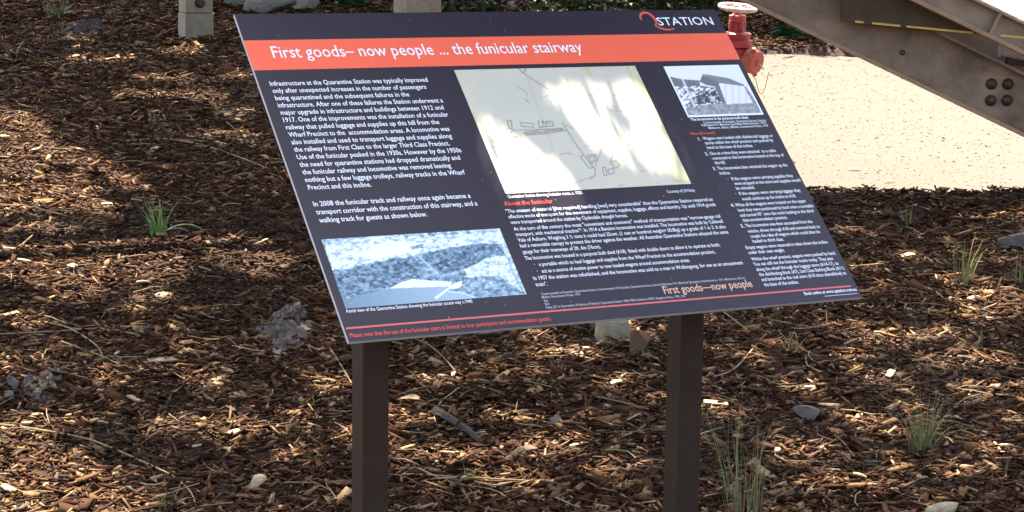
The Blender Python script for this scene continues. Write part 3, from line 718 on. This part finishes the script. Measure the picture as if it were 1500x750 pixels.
stone('stone', 14, 590, .030, .03, .028, 'grey_rock', 'smaller grey pebble at the foot of a dusty clod', seed=7)
stone('concrete_slab', 1500, 362, .22, .12, .060, 'grey_rock', 'grey broken concrete slab lying in mulch by tall grass', 'slab', seed=8, yaw=-.25, sink=.4)
stone('concrete_piece', 1385, 757, .075, .05, .03, 'pale_rock', 'whitish flat chunk of concrete in the foreground mulch', 'stone', seed=9, yaw=.2)
stone('stone', 242, 438, .052, .035, .016, 'pale_rock', 'flat tan stone flake lying on sunlit mulch', seed=10)
stone('boulder', 395, 17, .26, .20, .15, 'rock', 'rounded grey boulder edging the mulch beyond the board', 'boulder', seed=21, yaw=.3)
stone('boulder', 452, 15, .17, .15, .11, 'rock', 'angular pale boulder wedged next to a rounded one', 'boulder', seed=22, yaw=-.2)
stone('boulder', 348, 6, .17, .12, .08, 'rock', 'low flat boulder beside the rounded grey boulder', 'boulder', seed=23)
stone('boulder', 432, -14, .20, .16, .10, 'rock', 'small boulder behind the row at the mulch edge', 'boulder', seed=24)
# dusty clods of ashy soil
def clod(px, py, w, h, seed, label, ht=.03, dark=False):
    p = G(px, py); n = 80; a = np.linspace(-1, 1, n); U, V_ = np.meshgrid(a, a)
    ang = np.arctan2(V_, U); rr = np.hypot(U, V_) / (.72 + .5 * (fbm(ang * 1.3 + seed, U * 0 + seed, 3, seed) - .5))
    f = np.clip(1 - rr ** 2, -.6, 1)
    xx = U * w / 2; yy = V_ * h / 2
    lum = 1.2 * np.abs(fbm(xx * 70, yy * 60, 4, seed) - .5) * 2 - .25; big = fbm(xx * 18, yy * 18, 2, seed + 3) - .5
    zz = ground_z(p[0] + xx, p[1] + yy) - p[2] + np.where(f > 0, ht * .55 * f ** .6, ht * f * .8) + (.026 * lum + .022 * big) * np.clip(f + .4, 0, 1) + .004
    o = quad_mesh('soil_clod', np.stack([xx, yy, zz], -1).reshape(-1, 3), gridq(n, n), M['dark_clod' if dark else 'clod']); o.location = tuple(p)
    return tag(o, label, 'soil clod')
clod(423, 486, .20, .62, 31, 'crumbly grey clod of ashy soil left of the board')
clod(62, 566, .13, .34, 32, 'grey crumbly soil patch with two rounded pebbles', .024)
clod(935, 524, .05, .09, 33, 'bluish grey crumbs of soil below the brown stone', .014)
clod(125, 42, .36, .8, 35, 'dark grey crumbly soil heap below a small green weed', .03, True)

# ------------------------------------------------------------------ single chips, twigs, leaves
def chip_thing(px, py, Lc, Wc, yaw, m='chip', label='pale splintered wood chip lying on dark mulch', name='wood_chip', cat='wood chip', group='pale wood chips on the mulch', seed=0, dark=None):
    r = np.random.default_rng(seed + 50); p = G(px, py); nx = 5; V = []; Fc = []
    bend = r.uniform(-.15, .25) * Lc
    for i in range(nx):
        t = i / (nx - 1) - .5; w = Wc / 2 * (1 - .5 * abs(t) ** 1.5 * r.uniform(.5, 2.4)); z = .003 + bend * (.25 - t * t)
        off = r.uniform(-.1, .1) * Wc
        for yy, zz in ((-w + off, z), (w + off, z), (w + off, z + .003), (-w + off, z + .004)): V.append((t * Lc, yy, zz))
    for i in range(nx - 1):
        a = 4 * i
        for k in range(4): Fc.append((a + k, a + (k + 1) % 4, a + 4 + (k + 1) % 4, a + 4 + k))
    Fc.append((3, 2, 1, 0)); e = 4 * (nx - 1); Fc.append((e, e + 1, e + 2, e + 3))
    o = new_mesh(name, V, Fc, M[m]); o.location = (p[0], p[1], p[2] + .010); o.rotation_euler = (r.normal(0, .25), r.normal(0, .18), yaw)
    return tag(o, label, cat, group)
CH = [(110, 285, .05, .014, .2), (66, 315, .045, .015, .1), (95, 362, .03, .012, 2), (14, 370, .04, .014, 0), (70, 380, .055, .02, -.8), (107, 396, .05, .018, -.9), (190, 372, .028, .02, .4),
      (266, 353, .04, .014, .2), (245, 362, .02, .012, 1), (35, 388, .04, .02, .3), (325, 215, .06, .02, -.7), (228, 222, .05, .016, -.8), (160, 88, .06, .03, .6), (108, 86, .06, .026, .7),
      (322, 172, .05, .03, .5), (345, 165, .04, .02, 1.2), (326, 88, .06, .026, -.5), (196, 592, .036, .018, -.6), (150, 628, .025, .018, .1), (289, 662, .03, .016, 1.4), (342, 641, .03, .014, .3),
      (40, 628, .024, .018, 0), (10, 655, .03, .014, .5), (28, 672, .03, .016, .9), (12, 725, .035, .018, -.5), (95, 706, .03, .016, .2), (172, 525, .05, .008, 1.5), (205, 550, .035, .006, 1.4),
      (320, 570, .026, .014, -.5), (280, 510, .045, .018, .3), (338, 607, .04, .012, -1), (240, 535, .09, .018, .7), (602, 563, .034, .014, 0), (648, 558, .03, .012, 1.1), (664, 556, .03, .01, 1.5),
      (615, 625, .036, .013, -.4), (610, 681, .03, .016, 1.3), (655, 672, .04, .01, -.6), (702, 670, .04, .018, 0), (820, 520, .03, .014, 1.4), (845, 525, .03, .014, .3), (860, 517, .028, .013, .5),
      (1048, 598, .06, .016, .05), (903, 568, .03, .018, .3), (845, 660, .03, .014, 0), (918, 646, .026, .012, -.3), (1138, 668, .03, .012, 1.3), (1258, 618, .03, .016, 1.2), (1258, 705, .03, .015, 0),
      (1350, 708, .026, .012, .1), (1350, 536, .05, .012, 0), (1304, 555, .035, .018, 1), (1432, 575, .04, .014, .1), (1484, 625, .05, .018, -.1), (1470, 662, .045, .018, .3), (1416, 532, .05, .012, .1),
      (1475, 455, .06, .018, -.6), (1425, 443, .05, .014, .7), (1330, 380, .05, .022, .3), (1188, 575, .04, .016, .5), (1118, 538, .04, .014, .3), (760, 610, .05, .010, -.5), (1350, 646, .04, .014, .0),
      (1480, 440, .06, .014, -.2), (1290, 495, .04, .012, .2), (1380, 497, .05, .013, .1), (60, 342, .05, .014, .2), (160, 305, .05, .016, .1), (200, 300, .04, .014, -.4), (150, 400, .03, .016, .3),
      (10, 205, .05, .018, .5), (50, 225, .05, .016, .2), (210, 420, .04, .016, .3), (300, 400, .04, .013, -.3), (385, 360, .04, .014, .4), (240, 395, .04, .012, .2)]
def chip_label(x, y, l, w):
    k = l / w
    shp = 'long thin wood splinter' if k > 4.2 else 'pale oblong wood chip' if k > 2.6 else 'broad pale wood chip' if l > .033 else 'small stubby wood chip'
    if y < 260: w_ = 'in the upper mulch below the weathered timber post'
    elif x < 420 and y < 450: w_ = 'on sunlit mulch around the bright green grass tuft'
    elif x < 420 and y < 600: w_ = 'near the crossing dry stems and grey soil patch'
    elif x < 420: w_ = 'beside the long thin arching dry stem'
    elif x < 980: w_ = 'on mulch between the two sign posts'
    elif x < 1215: w_ = 'right of the right sign post by tall wispy grass'
    elif y < 470: w_ = 'near the broken concrete slab'
    else: w_ = 'on shaded mulch around the fine green grass tuft'
    return shp + ' ' + w_
for i, (x, y, l, w, a) in enumerate(CH): chip_thing(x, y, l, w, a, seed=i, label=chip_label(x, y, l, w))

def twig(pts, r0, label, m='twig', name='twig', cat='twig', lift=.012, group=None):
    P = [G(*p) for p in pts]; Q = []
    n = len(P)
    for i in range(n - 1):
        p0, p1, p2, p3 = P[max(i - 1, 0)], P[i], P[i + 1], P[min(i + 2, n - 1)]
        for t in np.linspace(0, 1, 6)[:-1]:
            q = .5 * ((2 * p1) + (p2 - p0) * t + (2 * p0 - 5 * p1 + 4 * p2 - p3) * t * t + (3 * p1 - p0 - 3 * p2 + p3) * t ** 3)
            q[2] = float(ground_z(q[0], q[1])) + lift * (.7 + .6 * random.random()) + r0; Q.append(q)
    Q.append(P[-1] + np.array([0, 0, lift]))
    # smooth the heights
    z = np.array([q[2] for q in Q]); z = np.convolve(np.pad(z, 2, 'edge'), np.ones(5) / 5, 'valid')
    for q, zz in zip(Q, z): q[2] = zz
    c = Q[0].copy(); o = MB().tube([q - c for q in Q], [r0 * (1 - .45 * i / len(Q)) for i in range(len(Q))], 6).build(name, M[m], None, True)
    o.location = tuple(c); return tag(o, label, cat, group)
twig([(-10, 631), (60, 640), (135, 656), (200, 680), (245, 703), (278, 728), (287, 748)], .0026, 'long thin curved dry stem arching across the left foreground', 'straw')
twig([(90, 508), (135, 525), (175, 543)], .0022, 'straight dry stem crossing another on dark mulch', 'straw')
twig([(65, 480), (100, 487), (140, 512), (150, 528)], .0026, 'bent pale dry stem over the mulch', 'straw')
twig([(0, 497), (60, 494), (150, 487), (205, 500)], .0022, 'thin brown stem lying level over the mulch', 'straw')
twig([(230, 208), (285, 217), (335, 231), (395, 255)], .0032, 'long pale twig sloping toward the board edge', 'straw')
twig([(135, 180), (180, 185), (235, 191)], .0030, 'grey weathered twig lying in shade', 'twig')
twig([(480, 512), (500, 545), (515, 568)], .0024, 'short straw stem leaning beside left sign post', 'straw')
twig([(590, 497), (630, 515), (655, 538), (668, 552)], .0022, 'thin brown stem under the lower board edge', 'twig')
twig([(688, 565), (665, 582), (645, 597), (636, 615), (640, 632)], .0020, 'curled dry grass stem beside the grey stick', 'straw')
twig([(588, 703), (640, 706), (700, 716), (770, 724)], .0024, 'pale straw stem in a bundle below green blades', 'straw')
twig([(612, 695), (660, 714), (720, 728), (748, 742)], .0022, 'slanting straw stem crossing a straw bundle', 'straw')
twig([(640, 712), (700, 712), (790, 714)], .0026, 'level straw stem on top of a straw bundle', 'straw')
twig([(1040, 455), (1070, 472), (1097, 493)], .0024, 'dry stem slanting beside the right sign post', 'straw')
twig([(1045, 560), (1080, 545), (1120, 498), (1140, 490), (1165, 496)], .0022, 'curving dry stem reaching over shaded mulch', 'straw')
twig([(1345, 540), (1375, 547), (1388, 548)], .0030, 'short straight twig on shaded bark', 'twig')
twig([(1110, 470), (1150, 480), (1200, 487)], .0022, 'thin level stem near a small dry weed', 'straw')
twig([(1180, 530), (1185, 546), (1210, 536), (1222, 547)], .0020, 'kinked dry stem in mulch right of the board', 'straw')
twig([(840, 585), (880, 590), (950, 607)], .0022, 'thin dry stem between the two sign posts', 'straw')
twig([(20, 160), (90, 168), (150, 188)], .0026, 'faint brown twig in the shaded upper mulch', 'twig')
twig([(0, 306), (60, 312), (110, 315)], .0026, 'pale twig lying along a sunlit patch', 'straw')
twig([(638, 611), (672, 632), (706, 656)], .0115, 'thick grey weathered stick lying on the mulch', 'stick', 'stick', 'stick', lift=.006)
# loose dry straws all over: part of the litter
V = []; Fc = []
sb = MB(); n = 0
for _ in range(420):
    y = 4.0 + 8.5 * random.random() ** 1.6; x = random.uniform(-1, 1) * (.25 * y + .2)
    if float(sandmask(x, y)) > .1: continue
    a = random.gauss(0, .8); l = random.uniform(.04, .13); cv = random.uniform(-.6, .6); pts = []
    for t in (-.5, -.17, .17, .5):
        qx = x + math.cos(a + cv * t) * l * t; qy = y + math.sin(a + cv * t) * l * t
        pts.append((qx, qy, float(ground_z(qx, qy)) + .012 + random.uniform(0, .008)))
    sb.tube(pts, random.uniform(.0006, .0013) * (1 + y / 18), 4)
tag(sb.build('dry_straw', M['straw']), 'loose dry straw scattered through the mulch', 'straw', kind='stuff')

def leaf_thing(px, py, l, w, yaw, m, label, seed=0, tilt=.3, name='fallen_leaf', cat='leaf', onpath=False):
    p = G(px, py)
    if onpath: p[2] = float(path_z(p[0], p[1]))
    V = []; Fc = []; nx = 7; r = np.random.default_rng(seed)
    for i in range(nx):
        t = i / (nx - 1); ww = w / 2 * math.sin(math.pi * min(max(t, .03), .97)) ** .7; z = .03 * l * math.sin(t * 3) + .2 * l * t * tilt
        V += [((t - .5) * l, -ww, z + .25 * ww), ((t - .5) * l, 0, z), ((t - .5) * l, ww, z + .45 * ww)]
    for i in range(nx - 1):
        a = 3 * i; Fc += [(a, a + 1, a + 4, a + 3), (a + 1, a + 2, a + 5, a + 4)]
    o = new_mesh(name, V, Fc, M[m], None, True); o.location = (p[0], p[1], p[2] + (.004 if onpath else .022)); o.rotation_euler = (0, 0, yaw)
    sm = o.modifiers.new('thick', 'SOLIDIFY'); sm.thickness = .0008
    return tag(o, label, cat)
leaf_thing(598, 602, .065, .038, -.6, 'deadleaf', 'brown curled leaf right of the left sign post', 1, .8)
leaf_thing(772, 676, .05, .03, .3, 'deadleaf', 'curled pale brown leaf on foreground mulch', 2, .6)
leaf_thing(1133, 106, .05, .014, .1, 'deadleaf', 'thin brown leaf on the path below the hydrant', 3, .1, onpath=True)
leaf_thing(1218, 144, .045, .016, .2, 'deadleaf', 'dark curled leaf in the middle of the path', 4, .1, onpath=True)
leaf_thing(1253, 128, .02, .012, .6, 'deadleaf', 'tiny dark leaf on the path near a curled one', 5, .1, onpath=True)
leaf_thing(1378, 154, .035, .012, .1, 'deadleaf', 'small dark leaf on the path by the steel beam', 6, .1, onpath=True)
leaf_thing(1251, 256, .055, .018, .05, 'deadleaf', 'ragged dark leaf on the path near the mulch edge', 7, .15, onpath=True)
leaf_thing(1302, 273, .05, .012, .3, 'deadleaf', 'slender brown leaf right at the mulch edge of the path', 8, .1, onpath=True)
leaf_thing(1242, 98, .04, .016, .2, 'straw', 'yellowish leaf on the far side of the path', 9, .1, onpath=True)
leaf_thing(1142, 165, .03, .012, .2, 'deadleaf', 'dark speck of leaf on the path beside the board edge', 10, .1, onpath=True)

# ------------------------------------------------------------------ grass tufts
def blade(V, Q, C, base, az, length, lean, wd, col, tip=None, nseg=6, curl=1.0):
    n0 = len(V); d = np.array([math.cos(az), math.sin(az), 0]); s = np.array([-math.sin(az), math.cos(az), 0])
    p = np.array(base, float); ang = math.pi / 2 - lean * .35
    for i in range(nseg + 1):
        t = i / nseg; w = wd / 2 * (1 - t ** 1.6) + .0002
        V += [p - s * w, p + s * w + np.array([0, 0, w * .5])]
        cc = np.array(col) * (1 - t) + np.array(tip if tip is not None else col) * t; C += [cc, cc]
        ang -= lean * curl / nseg * (.5 + t)
        p = p + (d * math.cos(ang) + np.array([0, 0, math.sin(ang)])) * length / nseg
        if i: Q.append((n0 + 2 * i - 2, n0 + 2 * i - 1, n0 + 2 * i + 1, n0 + 2 * i))
GREEN = [(.11, .155, .042), (.16, .20, .068), (.085, .12, .035), (.21, .24, .10)]
DRY = [(.28, .21, .10), (.20, .16, .075), (.14, .15, .06)]
def tuft(px, py, n, hgt, spread, lean, wd, label, seed, dry=.2, group=None, cols=GREEN, extra=None, name='grass_tuft', cat='grass'):
    r = np.random.default_rng(seed); p = G(px, py); V = []; Q = []; C = []
    for _ in range(n):
        a = r.uniform(0, 2 * math.pi); rr = spread * math.sqrt(r.random())
        isd = r.random() < dry; cc = (DRY if isd else cols)[r.integers(len(DRY if isd else cols))]
        blade(V, Q, C, (rr * math.cos(a), rr * math.sin(a), 0), a + r.normal(0, .7), hgt * r.uniform(.45, 1.05), lean * abs(r.normal(.6, .45)) * (1.9 if isd and r.random() < .5 else 1), wd * r.uniform(.6, 1.2), np.array(cc) * r.uniform(.75, 1.2), np.array(cc) * 1.15 + np.array((.05, .03, 0)))
    for e in (extra or []): blade(V, Q, C, (0, 0, 0), *e)
    o = quad_mesh(name, V, Q, M['blade'], col=np.array(C), smooth=True); o.location = tuple(p)
    return tag(o, label, cat, group)
tuft(232, 348, 26, .150, .022, 1.1, .0056, 'bright green grass tuft on the sunlit left mulch', 1, .1, cols=[(.13, .26, .05), (.18, .30, .08)],
     extra=[(.1, .19, 2.0, .010, (.34, .42, .2), (.34, .38, .2), 8, 1.0), (-.15, .13, 1.9, .006, (.25, .3, .14), (.3, .3, .16), 8, 1.0)])
tuft(1352, 664, 85, .150, .030, .8, .0022, 'fine green grass tuft in shaded mulch right of the posts', 2, .45)
tuft(1092, 764, 46, .255, .040, .40, .0019, 'tall wispy half dry grass beside the right sign post', 3, .65)
tuft(1410, 418, 32, .150, .024, .6, .0032, 'green grass clump growing near the concrete slab', 4, .45)
tuft(1497, 420, 20, .150, .03, .7, .0034, 'spreading grass clump in front of the concrete slab', 5, .5)
tuft(1330, 328, 16, .085, .014, .5, .0030, 'faint pale grass sprig below the path edge', 6, .6)
tuft(688, 712, 7, .065, .010, .35, .0034, 'few bright green blades rising from a straw bundle', 7, 0)
tuft(243, 752, 12, .075, .014, .5, .0016, 'thin grey green wisps at the end of a dry stem', 8, .4)
tuft(1160, 517, 22, .060, .025, 1.0, .0024, 'low half dry weed in the mulch right of the board', 9, .6)
tuft(82, 26, 60, .150, .045, 1.6, .0060, 'small bushy green weed in the upper left mulch', 10, .1)
tuft(225, 180, 9, .080, .016, .8, .0032, 'dim green sprig on shaded mulch below the timber post', 11, .2)
tuft(60, 92, 10, .060, .03, 1.2, .004, 'tiny dark green weed on the upper left slope', 12, .2)
tuft(16, 80, 10, .080, .03, 1.0, .004, 'scrappy weed beside a tiny dark green one', 13, .3)
tuft(228, 60, 8, .08, .02, 1.0, .004, 'little weed at the foot of the timber post', 14, .2)
tuft(893, 510, 12, .030, .022, .8, .0024, 'short green grass growing at the pale sandstone lump', 15, .1)
tuft(1438, 510, 4, .060, .006, .3, .009, 'single broad green leaf standing in the right mulch', 16, 0)
tuft(1125, 330, 0, .1, .02, .5, .003, 'x', 17) if False else None
tuft(1035, 608, 10, .035, .018, .9, .003, 'tiny green sprout right of the right sign post', 18, .1)
tuft(1270, 612, 8, .045, .018, 1.2, .0024, 'thin creeping sprout left of the fine grass tuft', 19, .2)

# ------------------------------------------------------------------ shrubs and ferns behind
def leaves_np(C0, L, Wd, az, el, rollv):
    n = len(C0); d = np.stack([np.cos(az) * np.cos(el), np.sin(az) * np.cos(el), np.sin(el)], 1)
    s = np.stack([-np.sin(az), np.cos(az), np.zeros(n)], 1); nn = np.cross(d, s)
    s = s * np.cos(rollv)[:, None] + nn * np.sin(rollv)[:, None]
    a = C0 - d * L[:, None] / 2; b = C0 + d * L[:, None] / 2; m = C0 - d * L[:, None] * .05
    V = np.stack([a, m - s * Wd[:, None] / 2, b, m + s * Wd[:, None] / 2], 1).reshape(-1, 3)
    return V, np.arange(4 * n).reshape(n, 4)
def shrub(name, x, y, w, h, n, lw, label, seed, cols, cat='shrub', fern=False, group=None):
    r = np.random.default_rng(seed); z = float(ground_z(x, y)); root = empty(name, (x, y, z)); tag(root, label, cat, group)
    st = MB(); P = []; Az = []; El = []
    ns = 9
    for k in range(ns):
        a = 2 * math.pi * k / ns + r.uniform(-.4, .4); ln_ = h * r.uniform(.7, 1.1); le = r.uniform(.25, .9) * w / 2
        pts = [np.array([math.cos(a) * le * t ** 1.2, math.sin(a) * le * t ** 1.2, ln_ * (t if not fern else math.sin(t * 2.0) * .8)]) for t in np.linspace(0, 1, 6)]
        pts[0][2] = -.05
        st.tube(pts, [.012 * (1 - .8 * i / 5) for i in range(6)], 5)
        m = n // ns
        t = r.random(m) ** 1.5; base = np.array([np.interp(t, np.linspace(0, 1, 6), [p[i] for p in pts]) for i in range(3)]).T
        sp = .03 if fern else .16 * w
        P.append(base + r.normal(0, sp, (m, 3)) * np.array([1, 1, .7])); Az.append(a + (r.choice([-1.3, 1.3], m) if fern else r.uniform(-3, 3, m)) + r.normal(0, .2, m)); El.append(r.normal(-.1 if fern else .25, .35, m))
    P = np.concatenate(P); P[:, 2] = np.maximum(P[:, 2], .02); n = len(P)
    L = lw[0] * r.uniform(.6, 1.3, n); V, Q = leaves_np(P, L, L * lw[1] * r.uniform(.7, 1.2, n), np.concatenate(Az), np.concatenate(El), r.normal(0, .5, n))
    c = np.array(cols)[r.integers(len(cols), size=n)] * r.uniform(.6, 1.3, (n, 1))
    st.build('stem', M['twig'], root); quad_mesh('foliage', V, Q, M['leafm'], root, col=np.repeat(c, 4, 0))
    return root
DK = [(.045, .085, .022), (.06, .11, .03), (.035, .06, .02), (.10, .12, .04), (.11, .08, .04)]
FE = [(.05, .13, .04), (.07, .16, .05), (.04, .09, .03)]
shrub('fern', 1.47, 11.35, .75, .50, 1500, (.085, .22), 'dark green fern right behind the hydrant', 41, FE, 'fern', True)
shrub('fern', 1.05, 11.6, .8, .55, 1500, (.085, .22), 'fern with spread fronds behind the white handwheel', 42, FE, 'fern', True)
shrub('fern', -1.3, 12.35, .9, .55, 1500, (.09, .22), 'green fern behind the row of boulders', 43, FE, 'fern', True)
shrub('fern', -.95, 12.3, .8, .6, 1500, (.09, .22), 'lush fern at the right end of the boulder row', 44, FE, 'fern', True)
for i, (x, y, lab) in enumerate([(-.35, 11.9, 'dark leafy shrub behind the pale timber post'), (.3, 11.6, 'dense dark shrub above the coral title band'), (.85, 11.75, 'dark drooping shrub above the board logo'),
                                 (1.95, 11.7, 'dark shrub behind the steel beam by the path'), (2.7, 11.8, 'dark shrub on the far path edge under the stairway'), (3.4, 11.9, 'dark shrub further along the far path edge')]):
    shrub('leafy_shrub', x, y, 1.0, .9, 2200, (.085, .32), lab, 60 + i, DK)
shrub('leafy_shrub', -1.75, 13.5, .9, .7, 1600, (.08, .3), 'loose shrub at the top of the mulch behind the boulders', 70, DK)
shrub('leafy_shrub', -3.0, 13.9, 1.0, .7, 1600, (.08, .3), 'low shrub on the slope above the small bushy weed', 71, DK)

# ------------------------------------------------------------------ added shade tree, out of view, its crown gapped to shape the dapples
PATCH = [  # sunlit gaps on the mulch: centre x, y, half width, half height (photo units), slope
    (25, 190, 45, 16, .3), (100, 228, 60, 9, .42), (165, 260, 50, 8, .5), (35, 225, 50, 14, .2), (60, 275, 80, 16, .15), (110, 305, 70, 9, .1), (20, 300, 40, 12, 0),
    (120, 385, 140, 30, 0), (60, 360, 80, 20, 0), (330, 358, 75, 12, .15), (375, 385, 50, 14, .2), (230, 400, 40, 14, 0),
    (120, 60, 22, 3.5, 0), (145, 89, 48, 4, 0), (278, 74, 42, 5, -.15), (238, 115, 50, 4, 0), (352, 115, 22, 4, 0), (250, 142, 85, 5, 0), (340, 200, 55, 4, .05), (345, 168, 25, 4, 0),
    (110, 437, 40, 5, 0), (220, 440, 35, 5, 0), (30, 665, 50, 28, .2), (70, 715, 90, 28, .1), (100, 745, 110, 14, 0),
    (306, 628, 95, 9, 0), (168, 565, 22, 6, 0), (295, 563, 32, 7, 0), (270, 512, 20, 8, 0), (60, 620, 40, 6, 0),
    (602, 620, 32, 7, 0), (638, 561, 40, 7, 0), (650, 671, 80, 10, .05), (740, 612, 34, 9, .1), (490, 567, 28, 7, 0), (422, 670, 24, 9, 0), (750, 713, 45, 7, 0), (440, 610, 30, 5, 0),
    (826, 522, 55, 7, 0), (900, 566, 24, 8, 0), (800, 661, 54, 10, 0), (1046, 604, 24, 9, 0), (1106, 528, 14, 10, 0), (760, 617, 20, 6, 0), (900, 690, 50, 6, 0),
    (1324, 496, 82, 9, 0), (1408, 532, 78, 6, 0), (1296, 558, 26, 8, 0), (1450, 573, 56, 8, 0), (1180, 668, 62, 9, 0), (1164, 573, 34, 7, 0), (1260, 622, 30, 8, 0), (1242, 714, 84, 8, 0),
    (1464, 456, 18, 6, 0), (1420, 698, 26, 8, 0), (1486, 618, 18, 8, 0), (1452, 445, 52, 16, .1), (1465, 664, 20, 7, 0), (1330, 378, 20, 6, 0), (1250, 340, 30, 4, .2), (1350, 610, 12, 10, 0)]
PANEL_LIT = [  # sunlit areas of the board (photo units)
    [(686, 168), (735, 200), (790, 232), (835, 262), (876, 304), (734, 312), (716, 262)],
    [(772, 152), (800, 140), (860, 136), (935, 130), (998, 212), (1024, 256), (945, 238), (880, 216), (815, 186)]]
lit_polys = []
for (x, y, a, b, sl_) in PATCH:
    th_ = np.linspace(0, 2 * math.pi, 12, endpoint=False)
    lit_polys.append([tuple(G(x + a * math.cos(t), y + (b * 1.3 + 3 if b > 10 else b * (.95 if y > 420 else .8)) * math.sin(t) + a * math.cos(t) * sl_)[:2]) for t in th_])
pol_uv = [[tuple(UV(*p)) for p in poly] for poly in PANEL_LIT]
EX = np.array(sx); EY = sy * math.cos(PT) + np.array([0, 0, math.sin(PT)]); EN = np.cross(EX, EY)
def keeps_shade(P, r):
    # where along the sun's ray does this leaf put its shadow?
    t = (P[:, 2] - gplane(0) - .0865 * P[:, 1]) / (S[2] - .0865 * S[1])
    gx_ = P[:, 0] - S[0] * t; gy_ = P[:, 1] - S[1] * t
    bad = np.zeros(len(P), bool)
    for poly in lit_polys: bad |= inpoly(gx_, gy_, poly)
    bad |= (gy_ < 6.6) & (fbm(gx_ * 5.5 + 3, gy_ * 9, 3, 204) > .76)          # small random gaps in the crown
    bad |= (gx_ > .1) & (gx_ < 6) & (gy_ > 7.42) & (gy_ < 11.6)
    tc = (P[:, 2] - 1.32) / S[2]; cx_ = P[:, 0] - S[0] * tc; cy_ = P[:, 1] - S[1] * tc
    bad |= (cx_ > 1.35) & (cx_ < 3) & (cy_ > 7.35) & (cy_ < 8.1)
    tp = ((P - SO) @ EN) / (S @ EN); hp = P - np.outer(tp, S) - SO; u = hp @ EX; v = hp @ EY
    for poly in pol_uv: bad |= inpoly(u, v, poly)
    return ~bad
tx, ty = -5.2, 9.5; tz0 = float(ground_z(tx, ty))
tree = empty('added_shade_tree', (tx, ty, tz0)); tag(tree, 'added unseen tree with crown gapped to throw sun patches on the slope', 'tree')
TR = np.array([tx, ty, tz0])
r = np.random.default_rng(99)
N = 190000
P = np.stack([r.uniform(-6.6, 2.2, N), r.uniform(3.6, 17, N), r.uniform(3.4, 5.6, N)], 1)
# crown: shadow must fall within the slope around the sign
t = (P[:, 2] - gplane(0) - .0865 * P[:, 1]) / (S[2] - .0865 * S[1]); gx_ = P[:, 0] - S[0] * t; gy_ = P[:, 1] - S[1] * t
ins = (gx_ > -4.2 + .5 * vnoise(gy_ * 2, gx_ * 0, 3)) & (gx_ < 3.6) & (gy_ > 2.2) & (gy_ < 14.5)
P = P[ins]; n = len(P)
Lf = r.uniform(.09, .17, n); V, Q = leaves_np(P, Lf, Lf * r.uniform(.28, .42, n), r.uniform(0, 6.3, n), r.normal(-.3, .5, n), r.normal(0, .5, n))
mid = (V.reshape(-1, 4, 3) + P[:, None, :]) / 2
ok = keeps_shade(V, r).reshape(-1, 4).all(1) & keeps_shade(P, r) & keeps_shade(mid.reshape(-1, 3), r).reshape(-1, 4).all(1)
V = V.reshape(-1, 4, 3)[ok].reshape(-1, 3) - TR; n = int(ok.sum()); Q = np.arange(4 * n).reshape(n, 4)
# loose leaves added up-sun of the board to shade it
nb_ = 12000; bu = r.uniform(-.56, .56, nb_); bv = r.uniform(-.04, PH + .05, nb_)
BP = SO + bu[:, None] * EX + bv[:, None] * EY + r.uniform(1.3, 1.9, nb_)[:, None] * S
Lb = r.uniform(.035, .07, nb_); Vb, _q = leaves_np(BP, Lb, Lb * r.uniform(.3, .45, nb_), r.uniform(0, 6.3, nb_), r.normal(-.3, .5, nb_), r.normal(0, .5, nb_))
tb2 = ((Vb - SO) @ EN) / (S @ EN); hp = Vb - np.outer(tb2, S) - SO; uu_, vv_ = hp @ EX, hp @ EY; okb = np.ones(len(Vb), bool)
for poly in pol_uv: okb &= ~inpoly(uu_, vv_, poly)
okb |= np.repeat(r.random(nb_) < .016, 4)                     # a few leaves left in the gaps to dim the sun there
okb = okb.reshape(-1, 4).all(1); V = np.concatenate([V, Vb.reshape(-1, 4, 3)[okb].reshape(-1, 3) - TR]); n = len(V) // 4; Q = np.arange(4 * n).reshape(n, 4)
cl = np.array([(.07, .11, .04), (.09, .13, .05), (.06, .09, .035), (.12, .14, .06)])[r.integers(4, size=n)] * r.uniform(.8, 1.2, (n, 1))
quad_mesh('crown', V, Q, M['leafm'], tree, col=np.repeat(cl, 4, 0))
tb_ = MB(); tb_.tube([(0, 0, -.2), (.05, 0, 1.2), (.2, -.1, 2.6), (.5, -.3, 3.8), (.9, -.5, 4.8)], [.24, .20, .17, .13, .08], 12); tb_.build('trunk', M['bark'], tree, True)
for k in range(9):
    a = -1.6 + k * .42; l = 1.6 + (k * 37 % 10) * .12; s0 = np.array([.3, -.15, 3.0 + .12 * k])
    pts = [s0, s0 + np.array([math.cos(a) * l * .4, math.sin(a) * l * .4, .5]), s0 + np.array([math.cos(a + .1) * l * .75, math.sin(a + .1) * l * .75, .9]), s0 + np.array([math.cos(a) * l, math.sin(a) * l, 1.1])]
    MB().tube(pts, [.055, .04, .025, .010], 7).build('limb', M['bark'], tree, True)
print('CHIPS', NCH, 'LEAVES', n)
